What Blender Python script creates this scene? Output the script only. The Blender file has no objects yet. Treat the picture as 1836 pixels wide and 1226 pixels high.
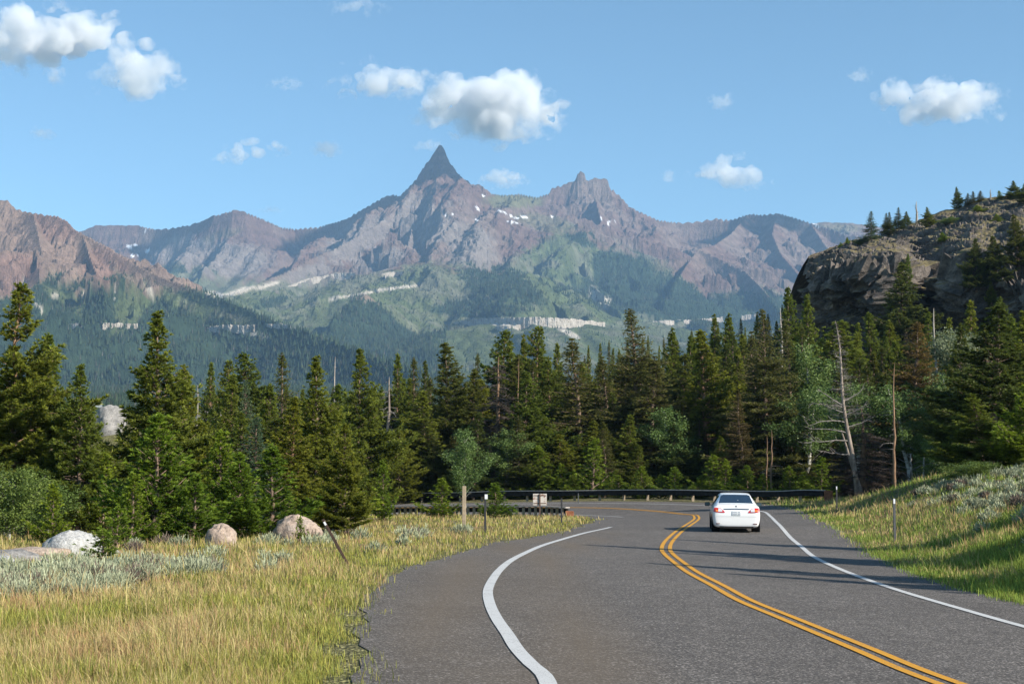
import bpy, bmesh, math, random
import numpy as np
from mathutils import Vector, Matrix, geometry

S = bpy.context.scene
COL = S.collection
random.seed(7)
RNG = np.random.default_rng(11)

# ------------------------------------------------------------------ camera
F, CX, CY, H = 2550.0, 918.0, 613.0, 1.93          # focal length in photo pixels, centre, eye height
TH = math.atan(246.0 / F)
CT, ST = math.cos(TH), math.sin(TH)
cam = bpy.data.cameras.new("camera")
cam_o = bpy.data.objects.new("camera", cam)
COL.objects.link(cam_o)
cam.sensor_width = 36.0
cam.lens = 36.0 * F / 1836.0
cam.clip_start, cam.clip_end = 0.3, 60000.0
cam_o.location = (0, 0, H)
cam_o.rotation_euler = (math.pi / 2 + TH, 0, 0)
S.camera = cam_o


def ray(px, py):
    a, b = (px - CX) / F, (CY - py) / F
    return a, CT - b * ST, ST + b * CT


def pt(px, py, d):
    """World point seen at a photo pixel, d metres down the road axis."""
    a, y, z = ray(px, py)
    t = d / y
    return (a * t, d, H + z * t)


def proj(x, y, z):
    zz = z - H
    fw = y * CT + zz * ST
    up = -y * ST + zz * CT
    return CX + F * x / fw, CY - F * up / fw


# ------------------------------------------------------------------ object helpers
def tag(o, label=None, cat=None, group=None, kind=None):
    if label: o["label"] = label
    if cat: o["category"] = cat
    if group: o["group"] = group
    if kind: o["kind"] = kind
    return o


def link(name, me, mat=None, parent=None):
    o = bpy.data.objects.new(name, me)
    COL.objects.link(o)
    if mat is not None:
        for m in (mat if isinstance(mat, (list, tuple)) else [mat]):
            me.materials.append(m)
    if parent is not None:
        o.parent = parent
    return o


def empty(name, loc, rz=0.0):
    o = bpy.data.objects.new(name, None)
    o.empty_display_size = 0.3
    COL.objects.link(o)
    o.location = loc
    o.rotation_euler = (0, 0, rz)
    return o


def fast_mesh(name, verts, faces, col=None, smooth=False, midx=None):
    """verts (n,3), faces (m,k) numpy arrays, all faces of the same size."""
    verts = np.ascontiguousarray(verts, dtype=np.float32)
    faces = np.ascontiguousarray(faces, dtype=np.int32)
    me = bpy.data.meshes.new(name)
    m, k = faces.shape
    me.vertices.add(len(verts))
    me.vertices.foreach_set("co", verts.ravel())
    me.loops.add(m * k)
    me.loops.foreach_set("vertex_index", faces.ravel())
    me.polygons.add(m)
    me.polygons.foreach_set("loop_start", np.arange(0, m * k, k, dtype=np.int32))
    me.polygons.foreach_set("use_smooth", np.full(m, smooth, dtype=bool))
    if midx is not None:
        me.polygons.foreach_set("material_index", np.ascontiguousarray(midx, dtype=np.int32))
    me.update(calc_edges=True)
    if col is not None:
        at = me.color_attributes.new("Col", "FLOAT_COLOR", "POINT")
        c = np.ones((len(verts), 4), dtype=np.float32)
        c[:, :3] = col
        at.data.foreach_set("color", c.ravel())
    return me


def grid_faces(nr, nc):
    i = np.arange(nr - 1)[:, None] * nc + np.arange(nc - 1)[None, :]
    return np.stack([i, i + 1, i + nc + 1, i + nc], -1).reshape(-1, 4)


# ------------------------------------------------------------------ numpy noise
def _h(ix, iy, iz, seed):
    h = (ix * 374761393 + iy * 668265263 + iz * 1274126177 + seed * 974634599) & 0xFFFFFFFF
    h = ((h ^ (h >> 13)) * 1274126177) & 0xFFFFFFFF
    h = ((h ^ (h >> 16)) * 2246822519) & 0xFFFFFFFF
    return h ^ (h >> 15)


def perlin2(x, y, seed=0):
    x = np.asarray(x, dtype=np.float64); y = np.asarray(y, dtype=np.float64)
    x0 = np.floor(x).astype(np.int64); y0 = np.floor(y).astype(np.int64)
    fx, fy = x - x0, y - y0
    u = fx * fx * fx * (fx * (fx * 6 - 15) + 10)
    v = fy * fy * fy * (fy * (fy * 6 - 15) + 10)

    def g(i, j):
        a = (_h(x0 + i, y0 + j, 0, seed) & 4095) * (2 * math.pi / 4096)
        return np.cos(a) * (fx - i) + np.sin(a) * (fy - j)
    a = g(0, 0); b = g(1, 0); c = g(0, 1); d = g(1, 1)
    return ((a + (b - a) * u) + ((c + (d - c) * u) - (a + (b - a) * u)) * v) * 1.5


def perlin3(x, y, z, seed=0):
    x0 = np.floor(x).astype(np.int64); y0 = np.floor(y).astype(np.int64); z0 = np.floor(z).astype(np.int64)
    fx, fy, fz = x - x0, y - y0, z - z0
    u = fx * fx * (3 - 2 * fx); v = fy * fy * (3 - 2 * fy); w = fz * fz * (3 - 2 * fz)

    def g(i, j, k):
        return ((_h(x0 + i, y0 + j, z0 + k, seed) & 65535) / 32767.5) - 1.0
    r = []
    for k in (0, 1):
        a = g(0, 0, k); b = g(1, 0, k); c = g(0, 1, k); d = g(1, 1, k)
        e = a + (b - a) * u
        f = c + (d - c) * u
        r.append(e + (f - e) * v)
    return r[0] + (r[1] - r[0]) * w


def fbm2(x, y, octv=5, seed=0, gain=0.5):
    s, a, t = 0, 1.0, 0.0
    for i in range(octv):
        s = s + a * perlin2(x * 2 ** i, y * 2 ** i, seed + i * 17)
        t += a; a *= gain
    return s / t


def ridged2(x, y, octv=5, seed=0, gain=0.5):
    s, a, t = 0, 1.0, 0.0
    for i in range(octv):
        s = s + a * (1 - 2 * np.abs(perlin2(x * 2 ** i, y * 2 ** i, seed + i * 17)))
        t += a; a *= gain
    return s / t


def fbm3(x, y, z, octv=4, seed=0, gain=0.5):
    s, a, t = 0, 1.0, 0.0
    for i in range(octv):
        s = s + a * perlin3(x * 2 ** i, y * 2 ** i, z * 2 ** i, seed + i * 17)
        t += a; a *= gain
    return s / t


def ridged3(x, y, z, octv=4, seed=0, gain=0.5):
    s, a, t = 0, 1.0, 0.0
    for i in range(octv):
        s = s + a * (1 - 2 * np.abs(perlin3(x * 2 ** i, y * 2 ** i, z * 2 ** i, seed + i * 17)))
        t += a; a *= gain
    return s / t


def sstep(a, b, x):
    t = np.clip((np.asarray(x, dtype=np.float64) - a) / (b - a), 0, 1)
    return t * t * (3 - 2 * t)


# ------------------------------------------------------------------ materials
class NT:
    """Small helper for writing node trees."""
    def __init__(self, name, disp=False):
        self.m = bpy.data.materials.new(name)
        self.m.use_nodes = True
        self.t = self.m.node_tree
        self.t.nodes.clear()
        self.out = self.t.nodes.new("ShaderNodeOutputMaterial")

    def n(self, typ, **kw):
        nd = self.t.nodes.new("ShaderNode" + typ)
        for k, v in kw.items():
            if k == "ins":
                for a, b in v.items():
                    if hasattr(b, "is_output") or isinstance(b, bpy.types.NodeSocket):
                        self.t.links.new(b, nd.inputs[a])
                    else:
                        nd.inputs[a].default_value = b
            else:
                setattr(nd, k, v)
        return nd

    def noise(self, scale, detail=4, rough=0.55, vec=None, dist=0.0):
        nd = self.n("TexNoise", ins={"Scale": scale, "Detail": detail, "Roughness": rough, "Distortion": dist})
        if vec is not None: self.t.links.new(vec, nd.inputs["Vector"])
        return nd.outputs["Fac"]

    def ramp(self, fac, stops, interp="LINEAR"):
        nd = self.n("ValToRGB")
        cr = nd.color_ramp
        cr.interpolation = interp
        while len(cr.elements) < len(stops): cr.elements.new(0.5)
        for e, (p, c) in zip(cr.elements, stops):
            e.position = p
            e.color = (c, c, c, 1) if isinstance(c, (int, float)) else (*c, 1)
        self.t.links.new(fac, nd.inputs["Fac"])
        return nd.outputs["Color"]

    def mix(self, a, b, fac, mode="MIX"):
        nd = self.n("MixRGB", blend_type=mode)
        for k, v in (("Color1", a), ("Color2", b), ("Fac", fac)):
            if isinstance(v, bpy.types.NodeSocket): self.t.links.new(v, nd.inputs[k])
            elif k == "Fac": nd.inputs[k].default_value = v
            else: nd.inputs[k].default_value = (*v, 1)
        return nd.outputs["Color"]

    def attr(self, name="Col"):
        return self.n("Attribute", attribute_name=name).outputs["Color"]

    def geo(self):
        return self.n("TexCoord").outputs["Object"]

    def pos(self):
        return self.n("NewGeometry").outputs["Position"]

    def mapping(self, vec, scale):
        nd = self.n("Mapping")
        nd.inputs["Scale"].default_value = scale
        self.t.links.new(vec, nd.inputs["Vector"])
        return nd.outputs["Vector"]

    def bump(self, h, strength=0.4, dist=0.02):
        return self.n("Bump", ins={"Height": h, "Strength": strength, "Distance": dist}).outputs["Normal"]

    def bsdf(self, color, rough=0.8, spec=0.3, metal=0.0, normal=None, coat=0.0):
        nd = self.n("BsdfPrincipled")
        for k, v in (("Base Color", color), ("Roughness", rough), ("Specular IOR Level", spec), ("Metallic", metal), ("Coat Weight", coat)):
            if isinstance(v, bpy.types.NodeSocket): self.t.links.new(v, nd.inputs[k])
            elif k == "Base Color": nd.inputs[k].default_value = (*v, 1)
            else: nd.inputs[k].default_value = v
        if normal is not None: self.t.links.new(normal, nd.inputs["Normal"])
        return nd.outputs["BSDF"]

    def done(self, shader):
        self.t.links.new(shader, self.out.inputs["Surface"])
        return self.m


def simple(name, color, rough=0.7, spec=0.3, metal=0.0, coat=0.0, var=0.0, scale=8.0, bump=0.0):
    t = NT(name)
    c = color
    nrm = None
    if var or bump:
        f = t.noise(scale, 5, 0.6, t.geo())
        if var:
            lo = tuple(max(0, x * (1 - var)) for x in color); hi = tuple(min(1, x * (1 + var)) for x in color)
            c = t.ramp(f, [(0.25, lo), (0.75, hi)])
        if bump: nrm = t.bump(f, bump, 0.02)
    return t.done(t.bsdf(c, rough, spec, metal, nrm, coat))


def leaf_material(name, trans=0.25, rough=0.6, spec=0.2):
    t = NT(name)
    c = t.attr()
    # every copy of a tree is a touch lighter, darker or yellower than the next
    rnd = t.n("ObjectInfo").outputs["Random"]
    tint = t.ramp(rnd, [(0.0, (0.78, 0.86, 0.86)), (0.5, (1.0, 1.0, 1.0)), (1.0, (1.25, 1.12, 0.95))])
    c = t.mix(c, tint, 1.0, "MULTIPLY")
    a = t.bsdf(c, rough, spec)
    tr = t.n("BsdfTranslucent")
    t.t.links.new(c, tr.inputs["Color"])
    mx = t.n("MixShader")
    mx.inputs[0].default_value = trans
    t.t.links.new(a, mx.inputs[1]); t.t.links.new(tr.outputs[0], mx.inputs[2])
    return t.done(mx.outputs[0])


# ------------------------------------------------------------------ sky and sun
SUN_AZ = math.radians(122.0)       # clockwise from the view direction: right and a little behind the camera
SUN_EL = math.radians(30.0)
SUN = np.array([math.sin(SUN_AZ) * math.cos(SUN_EL), math.cos(SUN_AZ) * math.cos(SUN_EL), math.sin(SUN_EL)])
w = bpy.data.worlds.new("World")
S.world = w
w.use_nodes = True
wt = w.node_tree
sky = wt.nodes.new("ShaderNodeTexSky")
sky.sky_type = "NISHITA"
sky.sun_disc = False
sky.sun_elevation = SUN_EL
sky.sun_rotation = SUN_AZ
sky.altitude = 2000.0
sky.air_density = 1.0
sky.dust_density = 0.5
sky.ozone_density = 1.4
bg = wt.nodes["Background"]
wb = wt.nodes.new("ShaderNodeMixRGB")            # camera white balance of the clear mountain sky
wb.blend_type = "MULTIPLY"
wb.inputs[0].default_value = 1.0
wb.inputs[2].default_value = (0.755, 0.935, 0.905, 1)
wt.links.new(sky.outputs[0], wb.inputs[1])
wt.links.new(wb.outputs[0], bg.inputs["Color"])
bg.inputs["Strength"].default_value = 0.115
sl = bpy.data.lights.new("sun", "SUN")
sl.energy = 5.0
sl.angle = math.radians(0.53)
sl.color = (1.0, 0.93, 0.82)
so = bpy.data.objects.new("sun", sl)
COL.objects.link(so)
so.rotation_euler = Vector(-SUN).to_track_quat("-Z", "Y").to_euler()
S.view_settings.view_transform = "Standard"
S.view_settings.look = "None"
S.view_settings.exposure = 0.75
S.view_settings.gamma = 1.0
S.cycles.max_bounces = 6
S.cycles.diffuse_bounces = 3
S.cycles.transmission_bounces = 4
S.cycles.transparent_max_bounces = 8
S.cycles.volume_bounces = 5
# ------------------------------------------------------------------ lie of the road
K, X0 = 0.03, 4.0


def on_plane(px, py):
    a, y, z = ray(px, py)
    t = (K * X0 - H) / (z + K * a)
    return (a * t, y * t, H + z * t)


def P(*rows):
    """Rows are photo pixels: (px, py) lies on the gently banked near roadway, (px, py, d) at depth d."""
    return np.array([on_plane(*r) if len(r) == 2 else pt(*r) for r in rows])


EDGE_L = P((634, 1226), (640, 1166), (655, 1100), (680, 1049), (749, 1012), (812, 996), (892, 972), (1000, 954.5), (1031, 947, 58), (1056, 938, 64),
           (1063, 932, 71), (1056, 928, 79), (1030, 926, 85), (960, 924, 88), (900, 923, 90), (800, 923, 93), (670, 924, 97), (500, 925, 103), (250, 926, 114))
EDGE_R = P((1836, 1083), (1700, 1050), (1600, 1012), (1540, 976, 47), (1490, 938, 59), (1440, 916, 74), (1410, 908, 84), (1380, 904, 89), (1300, 902, 95),
           (1200, 899.5, 99.5), (1100, 898.5, 102.5), (1000, 899, 104.5), (800, 902, 109), (680, 904, 114.5), (500, 906, 122), (250, 908, 134))
LINE_L = P((979, 1219), (951, 1192), (927, 1166), (910, 1139), (892, 1113), (879, 1086), (875, 1060), (888, 1033), (899, 1020), (916, 1006), (940, 993),
           (969, 980), (999, 970), (1040, 958), (1095, 945, 58))
LINE_IN = P((1119, 931, 83.5), (1098, 928.5, 87), (1070, 926.3, 89), (1045, 925, 90.3), (1000, 923, 92.2), (900, 921.5, 94.5), (800, 921, 97.3), (670, 921, 101), (500, 922, 107.5), (250, 922, 118))
YELLOW = P((1685, 1222), (1546, 1165), (1408, 1108), (1338, 1079), (1287, 1051), (1242, 1027), (1217, 1009), (1199, 994), (1194, 986), (1198, 972), (1214, 955, 52), (1236, 940, 61),
           (1247, 932.5, 67), (1249, 928, 72), (1240, 922, 79.5), (1200, 917, 87.5), (1150, 914, 92.5), (1100, 912.3, 95.6), (1040, 910.5, 97.8), (900, 911, 101), (680, 911.5, 107.5), (500, 912.5, 114), (250, 914, 125))
LINE_R = P((1836, 1125), (1720, 1092), (1616, 1061), (1546, 1037), (1494, 1016), (1460, 999), (1436, 982, 45), (1415, 963, 51), (1394, 940, 61), (1380, 926, 71),
           (1365, 918, 79), (1330, 911.5, 86), (1280, 906.5, 91.5), (1200, 903.5, 96.5), (1100, 901.5, 100), (1000, 902, 102.3), (800, 904, 106.8), (680, 905.5, 112), (500, 907.5, 119.5), (250, 910, 131))
RAIL_FAR = P((1478, 902, 90), (1440, 901, 91.5), (1400, 900, 93.2), (1300, 899, 97.5), (1200, 897.5, 101.3), (1100, 896.5, 104.2), (1000, 897, 106.3), (900, 898, 108.8),
             (800, 900, 111.5), (700, 902, 116), (640, 903.5, 120), (480, 906, 127))
RAIL_NEAR = P((1018, 926, 84), (960, 924, 86.4), (900, 923.3, 88.2), (800, 923.3, 91.2), (670, 924, 95.5), (500, 925, 101.5))


def back(poly, xs):
    """Carry a line on past and behind the camera."""
    return np.vstack([np.array([(x, y, -K * (x - X0)) for x, y in xs]), poly])


EDGE_L = back(EDGE_L, [(-3.2, -40), (-2.2, -12), (-1.8, 0), (-1.62, 7)])
LINE_L = back(LINE_L, [(-1.6, -40), (-0.4, -12), (0.0, 0), (0.2, 7)])
YELLOW = back(YELLOW, [(8.6, -40), (6.9, -12), (5.9, 0), (5.0, 8)])
LINE_R = back(LINE_R, [(12.4, -40), (10.0, -12), (8.6, 0), (7.6, 10), (7.2, 15.5)])
EDGE_R = back(EDGE_R, [(14.6, -40), (12.2, -12), (10.8, 0), (9.5, 10), (8.85, 17)])


def spline(P3, step=0.5):
    """Catmull-Rom through the points, resampled evenly."""
    Q = np.vstack([2 * P3[0] - P3[1], P3, 2 * P3[-1] - P3[-2]])
    out = []
    for i in range(1, len(Q) - 2):
        p0, p1, p2, p3 = Q[i - 1], Q[i], Q[i + 1], Q[i + 2]
        # centripetal parametrisation keeps the bends free of loops
        t0 = 0.0
        t1 = t0 + max(np.linalg.norm(p1 - p0), 1e-6) ** 0.5
        t2 = t1 + max(np.linalg.norm(p2 - p1), 1e-6) ** 0.5
        t3 = t2 + max(np.linalg.norm(p3 - p2), 1e-6) ** 0.5
        n = max(3, int(np.linalg.norm(p2 - p1) / (step * 0.4)))
        t = np.linspace(t1, t2, n, endpoint=False)[:, None]
        a1 = (t1 - t) / (t1 - t0) * p0 + (t - t0) / (t1 - t0) * p1
        a2 = (t2 - t) / (t2 - t1) * p1 + (t - t1) / (t2 - t1) * p2
        a3 = (t3 - t) / (t3 - t2) * p2 + (t - t2) / (t3 - t2) * p3
        b1 = (t2 - t) / (t2 - t0) * a1 + (t - t0) / (t2 - t0) * a2
        b2 = (t3 - t) / (t3 - t1) * a2 + (t - t1) / (t3 - t1) * a3
        out.append((t2 - t) / (t2 - t1) * b1 + (t - t1) / (t2 - t1) * b2)
    out = np.vstack(out + [P3[-1:]])
    s = np.concatenate([[0], np.cumsum(np.linalg.norm(np.diff(out[:, :2], axis=0), axis=1))])
    q = np.linspace(0, s[-1], max(2, int(s[-1] / step)))
    return np.stack([np.interp(q, s, out[:, k]) for k in range(3)], 1)


# smooth surface through every surveyed point of the roadway
_ctrl = np.vstack([EDGE_L, EDGE_R, LINE_L, LINE_IN, YELLOW, LINE_R, RAIL_FAR, RAIL_NEAR])
_c = 5.0


def _phi(x, y):
    return np.sqrt((x[:, None] - _ctrl[None, :, 0]) ** 2 + (y[:, None] - _ctrl[None, :, 1]) ** 2 + _c * _c)


_A = _phi(_ctrl[:, 0], _ctrl[:, 1])
_n = len(_ctrl)
_M = np.zeros((_n + 1, _n + 1))
_M[:_n, :_n] = _A - np.eye(_n) * 1.2
_M[:_n, _n] = 1; _M[_n, :_n] = 1
_W = np.linalg.solve(_M, np.concatenate([_ctrl[:, 2], [0]]))


def road_z(x, y):
    x = np.atleast_1d(np.asarray(x, float)); y = np.atleast_1d(np.asarray(y, float))
    sh = x.shape
    xf, yf = x.ravel(), y.ravel()
    out = np.empty(len(xf))
    for i in range(0, len(xf), 20000):
        out[i:i + 20000] = _phi(xf[i:i + 20000], yf[i:i + 20000]) @ _W[:_n] + _W[_n]
    return np.clip(out, -1.5, 1.2).reshape(sh)


SL, SR = spline(EDGE_L, 0.6), spline(EDGE_R, 0.6)
# ragged broken edges of the old asphalt
def ragged(S3, amp, sign):
    d = np.gradient(S3[:, :2], axis=0)
    d /= np.linalg.norm(d, axis=1)[:, None] + 1e-9
    nrm = np.stack([-d[:, 1], d[:, 0]], 1)
    s = np.arange(len(S3)) * 0.6
    k = amp * (perlin2(s * 0.45, s * 0 + sign, 5) + 0.6 * perlin2(s * 1.3, s * 0 + sign, 6))
    o = S3.copy(); o[:, :2] += nrm * k[:, None]
    return o


SLr, SRr = ragged(SL, 0.22, 1.5), ragged(SR, 0.12, 3.5)
ROAD_POLY = np.vstack([SLr[:, :2], SRr[::-1, :2]])


def inside(poly, x, y):
    x = np.asarray(x); y = np.asarray(y)
    c = np.zeros(x.shape, bool)
    n = len(poly)
    for i in range(n):
        x1, y1 = poly[i]; x2, y2 = poly[i - 1]
        if y1 == y2: continue
        hit = ((y1 > y) != (y2 > y)) & (x < (x2 - x1) * (y - y1) / (y2 - y1) + x1)
        c ^= hit
    return c


def poly_dist(line, x, y):
    """Distance from points to an open polyline."""
    best = np.full(np.shape(x), 1e9)
    for i in range(len(line) - 1):
        ax, ay = line[i]; bx, by = line[i + 1]
        dx, dy = bx - ax, by - ay
        t = np.clip(((x - ax) * dx + (y - ay) * dy) / (dx * dx + dy * dy + 1e-12), 0, 1)
        best = np.minimum(best, (x - ax - t * dx) ** 2 + (y - ay - t * dy) ** 2)
    return np.sqrt(best)


_SR_c = spline(EDGE_R, 2.0)[:, :2]
_SL_c = spline(EDGE_L, 2.0)[:, :2]
_RP_c = np.vstack([_SL_c, _SR_c[::-1]])


def base_z(y):
    """Floor of the wide valley beyond the road."""
    return np.interp(y, [0, 150, 420, 900, 1500, 3000, 4500, 6000, 7500, 9500], [0, 0, 3, 30, 72, 185, 395, 700, 1050, 1250])


def ground_z(x, y):
    x = np.asarray(x, float); y = np.asarray(y, float)
    z = road_z(x, y).reshape(x.shape)
    far_fade = 1 - sstep(120, 160, y) 
    z = z * far_fade * (1 - sstep(45, 90, np.abs(x)))
    ins = inside(_RP_c, x, y)
    dR, dL = poly_dist(_SR_c, x, y), poly_dist(_SL_c, x, y)
    dr = np.where(ins, 0, np.minimum(dR, dL))
    right = (~ins) & (dR < dL) & (x > 0)
    # hillside on the outside of the bend
    q = np.maximum(0, dr - 1.0)
    bank = np.where(right, (2.7 + 0.03 * q) * (1 - np.exp(-q * 0.42 * (1 - np.exp(-q / 2.0)) / 2.7)), 0)
    bank = bank * (1 - sstep(72, 92, y) * (1 - sstep(20, 36, x - 0.16 * (y - 80))))
    # ground climbing behind the guard rail
    e = np.maximum(0, y - 112)
    climb = e * (0.03 + 0.10 * sstep(0, 30, x)) + np.maximum(0, y - 150) * 0.045 * sstep(10, 60, x)
    climb = climb * (1 - 0.6 * sstep(-10, -40, x))
    # rocky knoll behind the left-hand pines
    kn = 6.4 * np.exp(-(((x + 33) / 8) ** 2 + ((y - 119) / 9) ** 2)) + 5.0 * np.exp(-(((x + 26) / 7) ** 2 + ((y - 127) / 8) ** 2))
    und = (0.16 * fbm2(x / 6, y / 6, 3, 3) + 0.05 * fbm2(x / 1.2, y / 1.2, 2, 4)) * sstep(0.2, 3, dr)
    z = z * (1 - sstep(0.5, 7, dL) * ((~ins) & (dL <= dR)) * (y < 75))
    left_fall = -0.04 * sstep(8, 22, dL) * ((~ins) & (dL <= dR)) * (y < 110)
    zz = z + bank + climb + kn + und + left_fall - 0.03 * (ins & (np.minimum(dR, dL) > 0.6))
    k = sstep(250, 410, y)
    return zz * (1 - k) + (base_z(y) - 0.3) * k


def gz(x, y):
    return float(ground_z(np.array([x]), np.array([y]))[0])


# ------------------------------------------------------------------ ground sheet
def steps(lo, hi, a, b, fine, grow):
    c = list(np.arange(a, b, fine))
    left, s = [], fine
    x = a
    while x > lo:
        s *= grow; x -= s; left.append(x)
    right, s = [], fine
    x = c[-1]
    while x < hi:
        s *= grow; x += s; right.append(x)
    return np.array(left[::-1] + c + right)


gx = steps(-420, 520, -24, 30, 0.42, 1.10)
gy = steps(-320, 430, 6, 112, 0.42, 1.06)
GX, GY = np.meshgrid(gx, gy)
GZ = ground_z(GX, GY)


def ground_material():
    t = NT("meadow_soil")
    p = t.pos()
    f1 = t.noise(0.35, 5, 0.6, p); f2 = t.noise(6.0, 5, 0.65, p)
    c = t.ramp(f1, [(0.3, (0.15, 0.12, 0.065)), (0.5, (0.13, 0.125, 0.055)), (0.7, (0.18, 0.145, 0.09))])
    c = t.mix(c, t.ramp(f2, [(0.3, 0.55), (0.7, 1.35)]), 1.0, "MULTIPLY")
    vo = t.n("TexVoronoi", feature="F1", ins={"Scale": 26.0})
    t.t.links.new(p, vo.inputs["Vector"])
    sc = t.n("SeparateColor"); t.t.links.new(vo.outputs["Color"], sc.inputs[0])
    c = t.mix(c, t.ramp(sc.outputs[0], [(0.0, 0.45), (0.6, 1.0), (1.0, 2.2)]), 1.0, "MULTIPLY")
    return t.done(t.bsdf(c, 0.95, 0.1, normal=t.bump(vo.outputs["Distance"], 0.9, 0.04)))


ground = link("ground", fast_mesh("ground", np.stack([GX, GY, GZ], -1).reshape(-1, 3), grid_faces(len(gy), len(gx)), smooth=True), ground_material())
tag(ground, kind="structure")


# ------------------------------------------------------------------ roadway
def asphalt_material():
    t = NT("worn_chip_seal_asphalt")
    p = t.pos()
    big = t.noise(0.22, 4, 0.6, p)
    mid = t.noise(2.2, 4, 0.6, p)
    fine = t.noise(45.0, 3, 0.75, p)
    vo = t.n("TexVoronoi", feature="F1", ins={"Scale": 55.0})
    t.t.links.new(p, vo.inputs["Vector"])
    rnd = t.n("SeparateColor"); t.t.links.new(vo.outputs["Color"], rnd.inputs[0])
    chip = t.ramp(rnd.outputs[0], [(0.0, 0.5), (0.55, 0.95), (0.84, 1.5), (1.0, 3.4)])
    c = t.ramp(big, [(0.3, (0.082, 0.073, 0.066)), (0.55, (0.097, 0.087, 0.079)), (0.75, (0.108, 0.097, 0.087))])
    c = t.mix(c, t.ramp(mid, [(0.3, 0.86), (0.7, 1.14)]), 1.0, "MULTIPLY")
    c = t.mix(c, t.ramp(fine, [(0.28, 0.35), (0.5, 0.95), (0.74, 1.85)]), 1.0, "MULTIPLY")
    c = t.mix(c, chip, 1.0, "MULTIPLY")
    # dusty strip worn by wheels that cut the bend: lives on the shoulder
    a = t.attr("Dust")
    c = t.mix(c, t.mix((0.175, 0.132, 0.088), (0.09, 0.07, 0.05), fine), a)
    return t.done(t.bsdf(c, 0.9, 0.25, normal=t.bump(fine, 0.55, 0.012)))


pts = [Vector(p) for p in ROAD_POLY]
nb = len(pts)
ux, uy = np.meshgrid(np.arange(-10, 30, 0.9), np.arange(-39, 134, 0.9))
ux = ux.ravel(); uy = uy.ravel()
lx, ly = np.meshgrid(np.arange(-60, -10, 1.8), np.arange(84, 134, 1.2))
ux = np.concatenate([ux, lx.ravel()]); uy = np.concatenate([uy, ly.ravel()])
okm = inside(ROAD_POLY, ux, uy) & (poly_dist(np.vstack([ROAD_POLY, ROAD_POLY[:1]]), ux, uy) > 0.35)
pts += [Vector(p) for p in np.stack([ux[okm], uy[okm]], 1)]
cv, ce, cf, *_ = geometry.delaunay_2d_cdt(pts, [(i, (i + 1) % nb) for i in range(nb)], [list(range(nb))], 1, 1e-5)
cvx = np.array([(v.x, v.y) for v in cv])
rz = road_z(cvx[:, 0], cvx[:, 1]) + 0.012
tri = np.array([f for f in cf if len(f) == 3])
# broken edge: the slab has a visible thickness where it meets the soil
skirt_z = road_z(ROAD_POLY[:, 0], ROAD_POLY[:, 1])
nv0 = len(cvx)
cvx = np.vstack([cvx, ROAD_POLY, ROAD_POLY])
rz = np.concatenate([rz, skirt_z + 0.012, skirt_z - 0.22])
ii = np.arange(nb); jj = (ii + 1) % nb
n_top = len(tri)
tri = np.vstack([tri, np.stack([nv0 + ii, nv0 + jj, nv0 + nb + jj], 1), np.stack([nv0 + ii, nv0 + nb + jj, nv0 + nb + ii], 1)])
rm = fast_mesh("road", np.column_stack([cvx, rz]), tri, smooth=False)
dl = poly_dist(spline(LINE_L, 1.5)[:, :2], cvx[:, 0], cvx[:, 1])
de = poly_dist(_SL_c, cvx[:, 0], cvx[:, 1])
dust = np.exp(-((dl - 0.75) / 0.55) ** 2) * (de < dl + 2.5) * (de < 3.0) * 0.62 * sstep(60, 40, cvx[:, 1])
da = rm.color_attributes.new("Dust", "FLOAT_COLOR", "POINT")
da.data.foreach_set("color", np.repeat(np.clip(dust, 0, 1)[:, None], 4, 1).astype(np.float32).ravel())
road = link("road", rm, asphalt_material())
tag(road, kind="structure")
if tri.size:
    nz = np.cross(np.column_stack([cvx, rz])[tri[0, 1]] - np.column_stack([cvx, rz])[tri[0, 0]], np.column_stack([cvx, rz])[tri[0, 2]] - np.column_stack([cvx, rz])[tri[0, 0]])[2]
    if nz < 0: rm.flip_normals()


def paint_material(name, col):
    t = NT(name)
    p = t.pos()
    w1 = t.noise(60.0, 3, 0.7, p); w2 = t.noise(3.0, 4, 0.6, p)
    k = t.ramp(t.mix(w1, w2, 0.3), [(0.34, 0.0), (0.47, 1.0)])
    c = t.mix((0.09, 0.08, 0.075), t.mix(col, tuple(x * 0.82 for x in col), w2), k)
    return t.done(t.bsdf(c, 0.75, 0.3, normal=t.bump(w1, 0.4, 0.008)))


WHITE_PAINT = paint_material("white_road_paint", (0.54, 0.54, 0.53))
YELLOW_PAINT = paint_material("yellow_road_paint", (0.60, 0.285, 0.018))


def stripe_rows(line, width, off=0.0, step=0.35):
    s = spline(line, step)
    d = np.gradient(s[:, :2], axis=0)
    d /= np.linalg.norm(d, axis=1)[:, None]
    nrm = np.stack([-d[:, 1], d[:, 0]], 1)
    rows = []
    for k in (-0.5, 0.5):
        q = s[:, :2] + nrm * (off + k * width)
        rows.append(np.column_stack([q, road_z(q[:, 0], q[:, 1]) + 0.022]))
    n = len(s)
    v = np.stack(rows, 1).reshape(-1, 3)
    return v, grid_faces(n, 2)


def stripes(name, mat, parts, label):
    vs, fs, n = [], [], 0
    for line, wd, off in parts:
        v, f = stripe_rows(line, wd, off)
        vs.append(v); fs.append(f + n); n += len(v)
    me = fast_mesh(name, np.vstack(vs), np.vstack(fs)[:, ::-1], smooth=True)
    me.update()
    o = link(name, me, mat)
    tag(o, kind="structure")
    return o


stripes("road_marking", WHITE_PAINT, [(LINE_L, 0.16, 0)], "")
stripes("road_marking", WHITE_PAINT, [(LINE_IN, 0.14, 0)], "")
stripes("road_marking", WHITE_PAINT, [(LINE_R, 0.15, 0)], "")
stripes("road_marking", YELLOW_PAINT, [(YELLOW, 0.115, -0.115)], "")
stripes("road_marking", YELLOW_PAINT, [(YELLOW, 0.115, 0.115)], "")
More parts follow.
